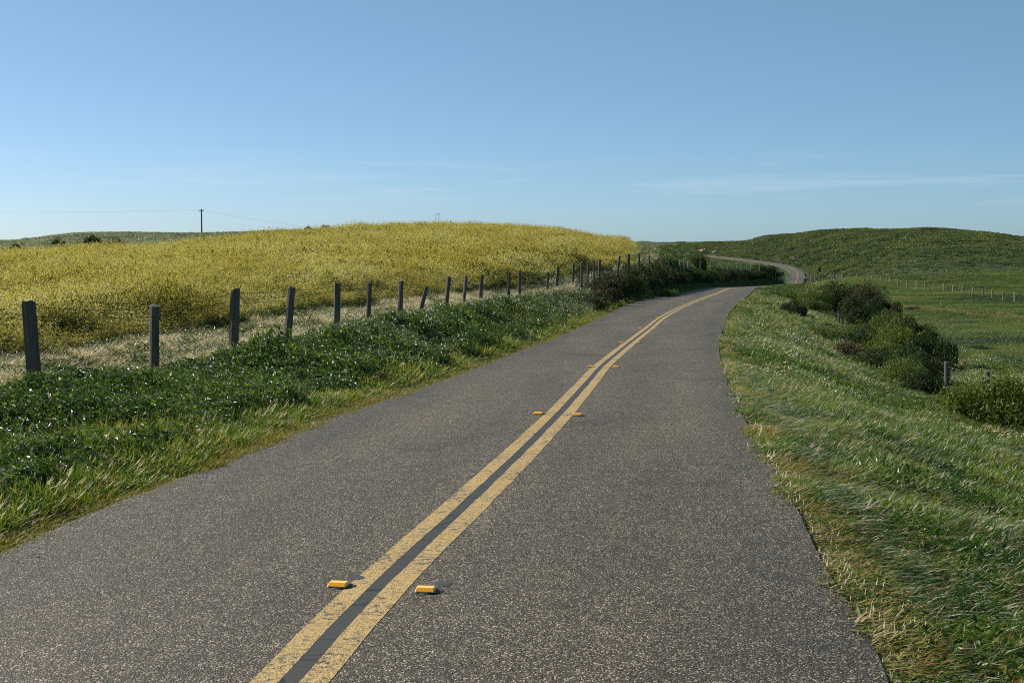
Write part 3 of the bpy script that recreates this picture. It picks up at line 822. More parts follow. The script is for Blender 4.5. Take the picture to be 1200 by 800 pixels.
def sign(name, px, py_top, d, wd, ht, mat, label, post_h, cat='sign', r=.045):
    tp = at(px, py_top, d); g = gz1(tp.x, d)
    root = empty(name, (tp.x, d, g)); tag(root, label, cat)
    H = max(tp.z-g, post_h)
    mb = MB(); mb.tube([(0, 0, -.3), (0, 0, H)], r, 8); mb.build('post', M['steel'], root)
    mb = MB(); mb.box((0, -r-.015, H-ht/2), wd, .02, ht); o = mb.build('panel', mat, root)
    bv = o.modifiers.new('bevel', 'BEVEL'); bv.width = .006
    return root
sign('road_sign', 917.5, 307.2, 530, .85, .85, M['blue_paint'], 'small blue sign beside the far bend of the road', 1.4)
sign('road_sign', 932.5, 303.2, 560, .95, .8, M['pink_paint'], 'faded red sign on the slope above the far bend', 1.4)
sign('information_sign', 960.5, 314, 380, .75, 1.0, M['dark_paint'], 'dark narrow sign standing by the ranch gate', 2.2)
sign('marker_post', 948, 322.5, 440, .22, .9, M['orange_paint'], 'orange marker post at the right end of the cattle guard', 1.1, 'marker post', .04)
# ranch gate with a white board
tp = at(983, 321, 285); g = gz1(tp.x, 285)
root = empty('ranch_gate', (tp.x, 285, g)); tag(root, 'low ranch gate with one broad white board by the valley fence', 'gate')
for s in (-1, 1):
    mb = MB(); mb.box((s*.95, 0, .5), .16, .16, 1.3); mb.build('gate_post', M['wood'], root)
mb = MB(); mb.box((0, -.09, .88), 1.75, .04, .34); mb.build('board', M['warm_white_paint'], root)
mb = MB(); mb.box((0, -.09, .35), 1.75, .04, .1); mb.build('rail', M['wood'], root)
# H brace of pale poles at the fence end
tp = at(955, 321, 400); g = gz1(tp.x, 400)
root = empty('fence_brace', (tp.x, 400, g)); tag(root, 'leaning pale timber fence brace near the cattle guard', 'fence brace')
for k, (a, b) in enumerate([((-1.6, 0, 0), (-.2, 0, 2.0)), ((0, 0, -.2), (0, 0, 2.3)), ((1.2, 0, -.2), (1.2, 0, 1.7))]):
    mb = MB(); mb.tube([a, b], .1, 7); mb.build('pole', M['wood'], root)
mb = MB(); mb.box((.35, -.13, 1.0), .9, .03, .8); mb.build('panel', M['white_paint'], root)

# bare earth cuts on the hillside above the far road
def earth_bank(px, py, d, wd, ht, label, seed):
    p_ = at(px, py, d); rr = random.Random(seed)
    mb = MB(); nu, nv = 14, 7; vs = []; fs = []
    for j in range(nv):
        for i in range(nu):
            a = math.pi*2*i/nu; b_ = math.pi/2*j/(nv-1)
            q = 1+rr.uniform(-.16, .16)
            vs.append((wd/2*math.cos(a)*math.cos(b_)*q, wd*.35*math.sin(a)*math.cos(b_)*q, ht*math.sin(b_)*q-.6*ht*(j == 0)))
    for j in range(nv-1):
        for i in range(nu): fs.append((j*nu+i, j*nu+(i+1) % nu, (j+1)*nu+(i+1) % nu, (j+1)*nu+i))
    mb.add(vs, fs); o = mb.build('earth_bank', M['soil']); o.location = p_-Vector((0, 0, ht*.5))
    tag(o, label, 'earth bank')
earth_bank(824.5, 295.2, 930, 8.0, 4.2, 'larger bare tan earth cut on the slope where the far road ends', 1)
earth_bank(838.5, 296.6, 910, 6.0, 3.6, 'smaller bare tan earth cut right of the larger one', 2)

# utility poles
def utility_pole(px, v_top, d, height, arm, label, dia):
    tp = at(px, v_top, d)
    root = empty('utility_pole', (tp.x, d, tp.z-height)); tag(root, label, 'utility pole', 'wooden utility poles on the skyline')
    mb = MB(); mb.tube([(0, 0, -1), (0, 0, height*.5), (0, 0, height)], [dia/2*1.15, dia/2, dia/2*.85], 10); mb.build('pole', M['wood'], root)
    mb = MB(); mb.box((0, -dia*.6, height-.55), arm, .12, .14); mb.build('crossarm', M['wood'], root)
    for s in (-1, -.45, .45, 1):
        mb = MB(); mb.tube([(s*arm*.46, -dia*.6, height-.48), (s*arm*.46, -dia*.6, height-.36), (s*arm*.46, -dia*.6, height-.26)], [.03, .075, .05], 8); mb.build('insulator', M['ceramic'], root)
    return root
p1 = utility_pole(236, 245, 420, 8.8, 1.5, 'tall dark utility pole on the left skyline above the yellow field', .42)
p2 = utility_pole(514.3, 250, 900, 9.5, 1.3, 'right one of the far paired utility poles over the hill crest', .3)
p3 = utility_pole(510.8, 250.2, 930, 9.5, 1.3, 'left one of the far paired utility poles over the hill crest', .26)
p4 = utility_pole(508, 258.5, 1500, 9.5, 1.7, 'tiny most distant utility pole peeking over the hill crest', .3)
for s, lb in ((-.69, 'far left overhead wire running from the skyline utility pole'), (.69, 'right hand overhead wire running from the skyline utility pole')):
    a = p1.location + Vector((s, -.25, 8.55))
    lft = Vector((a.x-150, 420, a.z+.4)); rgt = at(470, 280, 440) + Vector((s, 0, 0))
    pts = []
    for p_, q_, sg in ((lft, a, 1.0), (a, rgt, .7)):
        for k in range(12):
            f = k/12; v = p_.lerp(q_, f); v.z -= sg*4*f*(1-f); pts.append(v)
    pts.append(rgt)
    mb = MB(); mb.tube([v-a for v in pts], .008, 4); o = mb.build('overhead_wire', M['dark_paint']); o.location = a; tag(o, lb, 'wire')

# ------------------------------------------------------------------ plant prototypes (kept out of the scene, used by scatters)
def blade(mb, x, y, h, wd, az_, bend, ldir, mat, tip=None, droop=1.0, twist=None):
    sx, sy = math.cos(az_)*wd/2, math.sin(az_)*wd/2
    pts = []
    for s, ww in ((0, 1), (.38, .95), (.72, .7), (1, .08)):
        b = bend*h*(s**1.7)
        zz_ = h*s*math.sqrt(max(.05, 1-(.75*bend*s)**2)) if bend < 1.2 else h*s*.35
        px, py = x+ldir[0]*b, y+ldir[1]*b
        pts.append(((px-sx*ww, py-sy*ww, zz_), (px+sx*ww, py+sy*ww, zz_)))
    vs = [p for q in pts for p in q]
    mb.add(vs, [(0, 1, 3, 2), (2, 3, 5, 4)], mat)
    mb.add(vs[4:], [(0, 1, 3, 2)], mat if tip is None else tip)
def tuft(seed, n, rad, h, wd, wind, mats, probs, bend=(.3, .9), spread=.6, tips=None):
    """a tuft of blades leaning with the wind; mats = slots, probs = share of each slot"""
    rr = random.Random(seed); mb = MB()
    for _ in range(n):
        a = rr.uniform(0, 6.283); r = rad*math.sqrt(rr.random())
        x, y = r*math.cos(a), r*math.sin(a)
        d = Vector((wind[0]+spread*rr.gauss(0, 1), wind[1]+spread*rr.gauss(0, 1))); d.normalize()
        k = rr.choices(range(len(probs)), probs)[0]
        blade(mb, x, y, h*rr.uniform(.55, 1.1), wd*rr.uniform(.7, 1.3), rr.uniform(0, 3.14), rr.uniform(*bend), d, k, None if not tips else (tips if rr.random() < .10 else None))  # a few blades get a pale tip colour standing in for glints
    return mb.mesh('tuft', [M[m] for m in mats])
def rhomb(mb, c, l, wd, nrm, up, mat):
    nrm = nrm.normalized(); a = up - nrm*up.dot(nrm)
    if a.length < 1e-3: a = Vector((1, 0, 0))
    a.normalize(); b = nrm.cross(a)
    f = nrm*(l*.12)
    mb.add([c-a*l*.5, c+b*wd*.5+f, c+a*l*.5, c-b*wd*.5+f], [(0, 1, 2, 3)], mat)
def rdir(rr, upb=0.0):
    v = Vector((rr.gauss(0, 1), rr.gauss(0, 1), rr.gauss(0, 1)+upb)); v.normalize(); return v
def weed(seed, n, rad, h, leaf, mats, probs):
    """low leafy herb: a dome of leaves on short stems"""
    rr = random.Random(seed); mb = MB()
    for _ in range(n):
        v = rdir(rr, .6); v.z = abs(v.z)
        r = rr.uniform(.35, 1.0)
        c = Vector((v.x*rad*r, v.y*rad*r, h*(.12+.88*v.z*r)))
        k = rr.choices(range(len(probs)), probs)[0]
        l = leaf*rr.uniform(.6, 1.3)
        rhomb(mb, c, l, l*rr.uniform(.3, .5), (rdir(rr, .9)+v*.4), rdir(rr, .4), k)
    return mb.mesh('weed', [M[m] for m in mats])
def mustard(seed, stems, rad, h, fl, lf, nf, nl, wind=(.5, -.15)):
    rr = random.Random(seed); mb = MB()
    for _ in range(stems):
        a = rr.uniform(0, 6.283); r = rad*math.sqrt(rr.random())
        b = Vector((r*math.cos(a), r*math.sin(a), 0)); H = h*rr.uniform(.6, 1.08)
        t_ = b + Vector((wind[0]*H*.35+rr.gauss(0, .08)*H, wind[1]*H*.35+rr.gauss(0, .08)*H, H))
        mb.add([b+Vector((-.006, 0, 0)), b+Vector((.006, 0, 0)), t_], [(0, 1, 2)], 1)
        for _ in range(nl):
            f = rr.uniform(.1, .8); c = b.lerp(t_, f) + Vector((rr.gauss(0, .05), rr.gauss(0, .05), 0))
            l = lf*rr.uniform(.5, 1.2); rhomb(mb, c, l, l*.35, rdir(rr, .5), rdir(rr, .6), 1)
        for _ in range(nf):
            f = rr.uniform(.55, 1.02)**.8; c = b.lerp(t_, f) + Vector((rr.gauss(0, .035), rr.gauss(0, .035), rr.gauss(0, .02)))*(fl/.03)
            l = fl*rr.uniform(.6, 1.3); rhomb(mb, c, l, l*.8, rdir(rr, .4), rdir(rr), 0)
    return mb.mesh('mustard', [M['yellow'], M['olive']])
def clump(seed, n, leaf, mats, probs, flat=.7, lobes=7):
    """scrub clump of unit radius made of leaf faces spread over several lobes"""
    rr = random.Random(seed); mb = MB()
    L = []
    for k in range(lobes):
        a = rr.uniform(0, 6.283); q = .62*math.sqrt(rr.random()); s = rr.uniform(.32, .55)
        L.append((Vector((q*math.cos(a), q*math.sin(a), flat*rr.uniform(.25, .62)*(1.1-q))), s))
    for _ in range(n):
        c0, s = rr.choice(L); v = rdir(rr, .25)
        c = c0 + Vector((v.x*s, v.y*s, v.z*s*flat))*rr.uniform(.62, 1.05)
        if c.z < -.02: c.z = rr.uniform(0, .1)
        l = leaf*rr.uniform(.6, 1.35)
        rhomb(mb, c, l, l*rr.uniform(.4, .6), v*.7+rdir(rr, .35), rdir(rr, .3), rr.choices(range(len(probs)), probs)[0])
    return mb.mesh('clump', [M[m] for m in mats])

def proto_collection(name, meshes):
    c = bpy.data.collections.new(name)
    for i, me in enumerate(meshes):
        o = bpy.data.objects.new('%s_%02d' % (name, i), me); c.objects.link(o)
    return c

def scatter(name, pts, rot, scl, idx, coll, label, cat=None):
    me = bpy.data.meshes.new(name)
    n = len(pts)
    me.vertices.add(n); me.vertices.foreach_set('co', np.asarray(pts, np.float32).ravel())
    a = me.attributes.new('rot', 'FLOAT_VECTOR', 'POINT'); a.data.foreach_set('vector', np.asarray(rot, np.float32).ravel())
    a = me.attributes.new('scl', 'FLOAT_VECTOR', 'POINT'); a.data.foreach_set('vector', np.asarray(scl, np.float32).ravel())
    a = me.attributes.new('idx', 'INT', 'POINT'); a.data.foreach_set('value', np.asarray(idx, np.int32))
    o = bpy.data.objects.new(name, me); COL.objects.link(o)
    ng = bpy.data.node_groups.new(name+'_scatter', 'GeometryNodeTree')
    ng.interface.new_socket('Geometry', in_out='INPUT', socket_type='NodeSocketGeometry')
    ng.interface.new_socket('Geometry', in_out='OUTPUT', socket_type='NodeSocketGeometry')
    gi = ng.nodes.new('NodeGroupInput'); go = ng.nodes.new('NodeGroupOutput')
    ip = ng.nodes.new('GeometryNodeInstanceOnPoints'); ip.inputs['Pick Instance'].default_value = True
    ci = ng.nodes.new('GeometryNodeCollectionInfo'); ci.inputs['Collection'].default_value = coll
    ci.inputs['Separate Children'].default_value = True; ci.inputs['Reset Children'].default_value = True
    def attr(nm, dt):
        k = ng.nodes.new('GeometryNodeInputNamedAttribute'); k.data_type = dt; k.inputs['Name'].default_value = nm
        return k.outputs['Attribute']
    L = ng.links.new
    L(gi.outputs[0], ip.inputs['Points']); L(ci.outputs[0], ip.inputs['Instance'])
    L(attr('idx', 'INT'), ip.inputs['Instance Index'])
    er = ng.nodes.new('FunctionNodeEulerToRotation'); L(attr('rot', 'FLOAT_VECTOR'), er.inputs[0]); L(er.outputs[0], ip.inputs['Rotation'])
    L(attr('scl', 'FLOAT_VECTOR'), ip.inputs['Scale'])
    L(ip.outputs[0], go.inputs[0])
    md = o.modifiers.new('scatter', 'NODES'); md.node_group = ng
    tag(o, label, cat, kind='stuff')
    return o

U0, U1 = -170, 1370
def sample(n, d0, d1, power=1.0, u0=U0, u1=U1):
    """random ground points inside the wedge the place shows, density falling with distance"""
    y = (d0**power + (d1**power-d0**power)*rng.random(n))**(1/power)
    x = (u0-600 + (u1-u0)*rng.random(n))/F_PX*y + (rng.random(n)-.5)*2.0*np.minimum(1, 6/y)
    return x, y
def place(x, y, smin, smax, hmul=1.0, yaw=6.283, sink=.0):
    n = len(x); z = ground_z(x, y)-sink
    s = smin+(smax-smin)*rng.random(n)
    rot = np.zeros((n, 3)); rot[:, 2] = (rng.random(n)-.5)*yaw
    scl = np.stack([s, s, s*hmul*(.85+.3*rng.random(n))], 1)
    return np.stack([x, y, z], 1), rot, scl
WIND = (.9, -.25)

# --- left verge
gl = [tuft(10+i, 34, .12, .19, .0115, (.35, -.1), ['grass', 'straw', 'ochre', 'pale'], [.84, .04, .12, 0], (.1, .95), 1.3, 3) for i in range(4)] + \
     [tuft(20+i, 26, .10, .15, .012, (.3, 0), ['ochre', 'grass', 'straw'], [.5, .3, .2], (.3, 1.0)) for i in range(2)] + \
     [weed(30+i, (230, 170, 190)[i], .20, .25, (.042, .058, .05)[i], ['weed', 'grass', 'weed_silver'], [[.64, .10, .26], [.74, .14, .12], [.68, .14, .18]][i]) for i in range(3)] + \
     [tuft(40+i, 40, .13, .26, .008, (.4, -.1), ['pale', 'straw', 'grass'], [.7, .2, .1], (.2, .9), .9) for i in range(2)] + \
     [weed(50+i, 190, .18, .26, .027, ['weed_silver', 'weed', 'white'], [.62, .33, .05]) for i in range(2)]
cl = proto_collection('left_verge_plants', gl)
def left_verge():
    P = []
    for n, d0, d1, k, pw in ((60000, 5, 20, 1.0, 1.3), (52000, 18, 62, 1.35, 1.0), (16000, 60, 130, 2.0, 1.0)):
        x, y = sample(n, d0, d1, pw, U0, 860)
        e, L = edge_dist(x, y)
        f = x-fence_x(y)
        ok = L & (e > -.04) & (f > -3.6-.01*y) & ~in_field(x+.3, y)
        x, y, e, f = x[ok], y[ok], e[ok], f[ok]
        p, r, s = place(x, y, .7*k, 1.25*k, 1.0, 2.4 if True else 6)
        n_ = len(x); q = rng.random(n_); nz = fbm(x, y, .55, 3); nw = fbm(x+31, y+7, .9, 2)
        idx = rng.integers(0, 4, n_)
        weedy = (e > .75+.9*(nz-.5)) & (q < .36+1.7*(nz-.45) + .18*smooth(14, 20, y))
        idx = np.where(weedy, 6+rng.integers(0, 3, n_), idx)
        silver = ((e > 1.0) & (nw > .55) & (rng.random(n_) < .55) & (y > 22)) | ((e > .7) & (e < 2.6) & (y > 50) & (y < 76) & (rng.random(n_) < .5))
        idx = np.where(silver, 11+rng.integers(0, 2, n_), idx)
        palez = (f < .25+.8*(nz-.5)) & (rng.random(n_) < .88-.5*smooth(45, 70, y)) & (nw < .80)
        idx = np.where(palez, 9+rng.integers(0, 2, n_), idx)
        edge = (e < .16+.5*(nz-.35)+.1*rng.random(n_)); idx = np.where(edge, 4+rng.integers(0, 2, n_), idx)
        hm = (.45+.55*smooth(.05, .9, e))*(.25+1.5*fbm(x+3, y+5, .85, 3))*(1-.35*smooth(.8, .2, f)); hm = np.where(palez & (f < -.2), hm*.8, hm)
        s[:, 2] *= hm; s[:, :2] *= (.7+.3*smooth(.0, .6, e))[:, None]
        P.append((p, r, s, idx))
    for sgn, n in ((-1, 9000), (1, 9000)):
        y = 120+300*rng.random(n)
        x = road_x(y)+sgn*(2.5+rng.random(n)*4.5)
        e, L = edge_dist(x, y); ok = (e > .15) & ~((sgn > 0) & (y > 358) & (y < 428) & (e < 9)); x, y, e = x[ok], y[ok], e[ok]
        p, r, s = place(x, y, 2.2, 4.0, .6, 2.4)
        s *= (.35+.65*smooth(.1, 1.2, e))[:, None]
        P.append((p, r, s, np.where(e < .6, 4+rng.integers(0, 2, len(x)), np.where(rng.random(len(x)) < .6, 6+rng.integers(0, 3, len(x)), rng.integers(0, 4, len(x))))))
    x, y = sample(9000, 92, 225, 1.0, 735, 790)
    u = uof(x, y); ok = ~in_field(x, y); x, y, u = x[ok], y[ok], u[ok]
    p, r, s = place(x, y, 1.6, 2.8, .8, 2.4)
    pale_ = (u < 768) & (rng.random(len(x)) < .45)
    P.append((p, r, s, np.where(pale_, 9+rng.integers(0, 2, len(x)), 6+rng.integers(0, 3, len(x)))))
    return [np.concatenate(a) for a in zip(*P)]
p, r, s, i = left_verge()
scatter('verge_plants', p, r, s, i, cl, 'lush green grass and glossy weeds on the bank left of the road', 'verge plants')

# --- right verge: windswept grass
gr_ = [tuft(60+i, 34, .13, .175, .0135, WIND, ['grass_wind', 'straw', 'red', 'pale'], [.93, .02, .05, 0], (.3, 1.15), 1.2, 3) for i in range(4)] + \
      [tuft(70+i, 30, .13, .20, .011, WIND, ['grass_wind', 'pale', 'straw'], [.86, .10, .04], (.6, 1.18), .9) for i in range(3)] + \
      [tuft(80+i, 26, .10, .15, .013, WIND, ['ochre', 'straw', 'grass_wind'], [.34, .12, .54], (.2, 1.0), 1.2) for i in range(2)] + \
      [tuft(90+i, 28, .12, .18, .012, WIND, ['red', 'grass_wind', 'straw'], [.45, .4, .15], (.4, 1.0), .6) for i in range(2)] + \
      [weed(95+i, 170, .19, .17, .038, ['weed', 'grass_wind', 'white'], [.45, .52, .03]) for i in range(2)] + \
      [weed(98, 60, .16, .26, .035, ['grass_wind', 'white', 'yellow'], [.74, .24, .02]), weed(99, 60, .16, .26, .04, ['grass_wind', 'violet'], [.86, .14])]
cr_ = proto_collection('right_verge_plants', gr_)
def right_verge():
    P = []
    for n, d0, d1, k, pw in ((40000, 4, 18, 1.0, 1.3), (42000, 16, 50, 1.2, 1.0), (26000, 48, 130, 1.7, 1.0)):
        x, y = sample(n, d0, d1, pw, 820, 1420)
        e, L = edge_dist(x, y)
        ok = ~L & (e > -.05) & (e < 10)
        x, y, e = x[ok], y[ok], e[ok]
        n_ = len(x)
        p, r, s = place(x, y, .7*k, 1.25*k, 1.0, 2.2)
        nz = fbm(x, y, .5, 3); nw = fbm(x+11, y+70, .35, 2); nr = fbm(x+80, y-20, .8, 3)
        idx = rng.integers(0, 4, n_)
        idx = np.where((rng.random(n_) < .25+1.6*(nw-.45)), 4+rng.integers(0, 3, n_), idx)
        idx = np.where((nr > .575) & (rng.random(n_) < .55), 9+rng.integers(0, 2, n_), idx)
        idx = np.where((nz > .53) & (rng.random(n_) < .42), 11+rng.integers(0, 2, n_), idx)
        idx = np.where((nz < .5) & (y > 24) & (rng.random(n_) < .13), 13, idx)
        idx = np.where((y > 30) & (y < 75) & (nr > .52) & (rng.random(n_) < .10), 14, idx)
        edge = e < .02+.42*(nr-.34)+.5*rng.random(n_)**3; idx = np.where(edge, 7+rng.integers(0, 2, n_), idx)
        s[:, 2] *= (.45+.5*smooth(.05, 1.2, e))*(.35+1.3*fbm(x+4, y, 1.1, 3))
        P.append((p, r, s, idx))
    return [np.concatenate(a) for a in zip(*P)]
p, r, s, i = right_verge()
scatter('verge_grass', p, r, s, i, cr_, 'windswept grass with pale seed heads right of the road', 'grass')

# --- loose grit along both road edges
def pebble(seed):
    rr = random.Random(seed); mb = MB(); vs = []
    for j, (zz_, r_) in enumerate(((-.25, .75), (.15, 1.0), (.5, .6))):
        for k in range(6):
            a = 6.283*k/6+j*.5; q = r_*rr.uniform(.75, 1.2); vs.append((q*math.cos(a), q*math.sin(a)*.8, zz_*rr.uniform(.8, 1.2)))
    vs.append((0, 0, .62)); fs = []
    for j in (0, 1):
        for k in range(6): fs.append((j*6+k, j*6+(k+1) % 6, (j+1)*6+(k+1) % 6, (j+1)*6+k))
    for k in range(6): fs.append((12+k, 12+(k+1) % 6, 18))
    mb.add(vs, fs); return mb.mesh('pebble', [M['grit']])
cg = proto_collection('grit_stones', [pebble(i) for i in range(4)])
P = []
for sgn, n in ((-1, 7000), (1, 9000)):
    y = 4.5+36*rng.random(n)**1.4
    off = np.abs(rng.normal(0, .13, n))*np.where(rng.random(n) < .28, -.8, 1.3)
    x = road_x(y)+sgn*(np.where(sgn < 0, HWL(y), HWR(y))+off)
    keep = fbm(x, y, 1.5, 2) > .42
    x, y, off = x[keep], y[keep], off[keep]
    e, L = edge_dist(x, y)
    z = np.where(e < -.01, road_z(y)+.001, np.maximum(ground_z(x, y), road_z(y)-.10*smooth(0, .06, e)))
    sz = .003+.008*rng.random(len(x))**2.5
    rot = np.stack([np.zeros(len(x)), np.zeros(len(x)), rng.random(len(x))*6.283], 1)
    P.append((np.stack([x, y, z], 1), rot, np.stack([sz, sz, sz*.8], 1), rng.integers(0, 4, len(x))))
p, r, s, i = [np.concatenate(a) for a in zip(*P)]
scatter('edge_grit', p, r, s, i, cg, 'loose grit and crumbs of asphalt along the road edges', 'gravel')

# --- mustard field
mf = [mustard(100+i, 11, .26, .85, .026, .10, 12, 8) for i in range(4)] + [mustard(110+i, 26, .60, .9, .048, .16, 6, 6) for i in range(4)] + \
     [weed(120+i, 90, .32, .55, .12, ['olive', 'weed', 'weed_silver'], [.6, .25, .15]) for i in range(2)]
cm = proto_collection('field_plants', mf)
def field():
    P = []
    for n, d0, d1, k, pw, far in ((36000, 16, 55, 1.0, 1.2, 0), (30000, 50, 120, 1.0, 1.6, 1), (46000, 110, 235, 1.15, 1.7, 1)):
        x, y = sample(n, d0, d1, pw, -200, 790)
        ok = in_field(x, y)
        x, y = x[ok], y[ok]; n_ = len(x)
        nz = fbm(x, y, .28, 3)
        p, r, s = place(x, y, .75*k, 1.08*k, 1.0, 1.2)
        idx = (4 if far else 0)+rng.integers(0, 4, n_)
        ed = field_edge(y)-x
        idx = np.where(((nz > .60) & (rng.random(n_) < .3)) | (rng.random(n_) < .05) | ((ed < .7) & (rng.random(n_) < .35)), 8+rng.integers(0, 2, n_), idx)
        s[:, 2] *= (.55+.45*smooth(0, 1.6, ed))*(.34+.62*nz+.78*fbm(x+9, y*.6, .8, 2))
        P.append((p, r, s, idx))
    return [np.concatenate(a) for a in zip(*P)]
p, r, s, i = field()
scatter('mustard_field', p, r, s, i, cm, 'dense yellow flowering mustard covering the left hill', 'flower field')

# --- pale scrub beyond the field
ps = [clump(130+i, 260, .16, ['scrub_pale', 'scrub', 'white'], [.72, .2, .08]) for i in range(3)]
cp = proto_collection('pale_scrub_plants', ps)
x, y = sample(26000, 105, 340, 1.5, -250, 600)
u = uof(x, y)
ok = (y > FIELD_END(u)-2+3*rng.random(len(x))) & (u < 560)
p, r, s = place(x[ok], y[ok], .5, 1.1, .75)
scatter('pale_scrub', p, r, s, rng.integers(0, 3, ok.sum()), cp, 'pale grey-green flowering scrub behind the yellow field', 'scrub')

# --- valley meadow
gm = [tuft(140+i, 60, .35, .22, .018, WIND, ['meadow', 'straw', 'ochre'], [.95, .01, .04], (.5, 1.1), .5) for i in range(3)] + \
     [tuft(150, 60, .35, .25, .018, WIND, ['ochre', 'meadow', 'straw'], [.5, .35, .15], (.5, 1.1), .5)] + \
     [weed(151, 60, .35, .2, .08, ['meadow', 'violet', 'white'], [.90, .09, .01])]
cmd = proto_collection('meadow_plants', gm)
x, y = sample(60000, 30, 260, 1.4, 930, 1380)
e, L = edge_dist(x, y)
ok = ~L & (e > 7)
x, y = x[ok], y[ok]; n_ = len(x)
p, r, s = place(x, y, .9, 1.6, .8, 1.2)
s *= (1+y/160.)[:, None]*.9; s[:, 2] *= .7
nz = fbm(x, y, .05, 3); nq = fbm(x, y+90, .1, 2)
idx = rng.integers(0, 3, n_)
idx = np.where((np.abs(x-39.3+(nz-.5)*4) < 1.2) & (y > 80) & (y < 150) & (rng.random(n_) < .7), 3, idx)
idx = np.where((nq > .55) & (y < 110) & (rng.random(n_) < .5), 4, idx)
scatter('meadow_grass', p, r, s, idx, cmd, 'short green meadow grass in the valley on the right', 'grass')

# --- scrub over the far hills
sc_ = [clump(160+i, 170, .22, ['scrub'], [1.0], .75) for i in range(4)] + [clump(170, 150, .2, ['scrub_pale', 'scrub'], [.5, .5], .7)]
cs = proto_collection('hill_scrub_plants', sc_)
def hill_scrub():
    P = []
    for n, d0, d1, u0, u1, k in ((23000, 232, 820, 940, 1380, 1.0), (16000, 420, 1150, 815, 1020, 1.25), (9000, 170, 1000, 735, 870, 1.2), (9000, 900, 1600, 735, 905, 1.7), (5000, 130, 420, 905, 985, .7), (2600, 150, 245, 1020, 1400, .75)):
        x, y = sample(n, d0, d1, 1.6, u0, u1)
        e, L = edge_dist(x, y)
        u = uof(x, y); nz = fbm(x, y, .03, 3)
        ok = (e > 2.5) & ~(L & (e < 5) & (y > 440)) & ~((u > 715) & (u+(nz-.5)*120 < 800) & (y > 1000) & (y < 1500)) & (rng.random(len(x)) < .35+1.2*(nz-.2)) & ~in_field(x-1, y)
        ok &= ~((~L) & (y < 330) & (u < 985) & (e < 3.5))
        ok &= ~((u > 985) & (y < 245) & (x < 59+4*nz))
        ok &= ~((~L) & (y > 355) & (y < 430) & (e < 9))
        x, y = x[ok], y[ok]
        p, r, s = place(x, y, .7*k, 2.0*k, .62, 6.283, .1)
        s *= (.7+.9*fbm(x, y, .08, 2))[:, None]*(.55+.45*smooth(180, 450, y))[:, None]
        low = (x < road_x(y)) & (y > 420) & (u[ok] > 822) & (road_x(y)-x < 60); s[low] *= np.array([.6, .6, .3])
        idx = np.where(rng.random(len(x)) < .06, 4, rng.integers(0, 4, len(x)))
        P.append((p, r, s, idx))
    return [np.concatenate(a) for a in zip(*P)]
p, r, s, i = hill_scrub()
scatter('hill_scrub', p, r, s, i, cs, 'dense dark green scrub covering the far hills and right hill', 'scrub')

# ------------------------------------------------------------------ individual bushes
def bush_meshes(seed, n, leaf, mat, flat=.8, lobes=14):
    rr = random.Random(seed)
    mb = MB(); st = MB()
    L = []
    for k in range(lobes):
        a = rr.uniform(0, 6.283); q = .68*math.sqrt(rr.random()); s = rr.uniform(.22, .42)
        c = Vector((q*math.cos(a), q*math.sin(a), flat*(rr.uniform(.25, .68)*(1.15-.7*q))))
        L.append((c, s))
        m_ = Vector((c.x*.4+rr.uniform(-.05, .05), c.y*.4+rr.uniform(-.05, .05), c.z*.5))
        st.tube([(c.x*.08, c.y*.08, -.1), m_, c, c+Vector((c.x*.2, c.y*.2, s*.6))], [.03, .02, .012, .004], 5)
    for _ in range(n):
        c0, s = rr.choice(L); v = rdir(rr, .2)
        rad = 1.06 - .5*rr.random()**2.2
        wob = 1+.12*math.sin(v.x*9+c0.x*20)*math.sin(v.y*8+c0.y*20)
        c = c0 + Vector((v.x, v.y, v.z*.9))*s*rad*wob
        if c.z < 0: c.z = rr.uniform(0, .12)
        l = leaf*rr.uniform(.55, 1.35)
        rhomb(mb, c, l, l*rr.uniform(.4, .6), v*.6+rdir(rr, .45), rdir(rr, .5), 0)
    q = np.array(mb.v)
    hw = np.percentile(np.hypot(q[:, 0], q[:, 1]), 97); ht = np.percentile(q[:, 2], 98)
    for b_ in (mb, st): b_.v = [(x/hw, y/hw, z/ht) for x, y, z in b_.v]
    return mb.mesh('foliage', M[mat]), st.mesh('stem', M['twig'])
BV = {'bush': [bush_meshes(200+i, 9000, .06, 'bush') for i in range(4)],
      'bush_olive': [bush_meshes(210+i, 8500, .05, 'bush_olive', .7, 18) for i in range(2)],
      'bush_brown': [bush_meshes(220+i, 7000, .055, 'bush_brown', .75) for i in range(2)]}
nb = 0
def bush(x, y, r, h, kind, label, group, sink=.1):
    global nb
    fm, sm = BV[kind][nb % len(BV[kind])]; nb += 1
    root = empty('bush', (x, y, gz1(x, y)-sink)); tag(root, label, 'bush', group)
    root.rotation_euler = (0, 0, (nb*2.399) % 6.283)
    root.scale = (r, r*random.uniform(.85, 1.1), h)
    for nm, me in (('foliage', fm), ('stem', sm)):
        o = bpy.data.objects.new(nm, me); COL.objects.link(o); o.parent = root
    return root
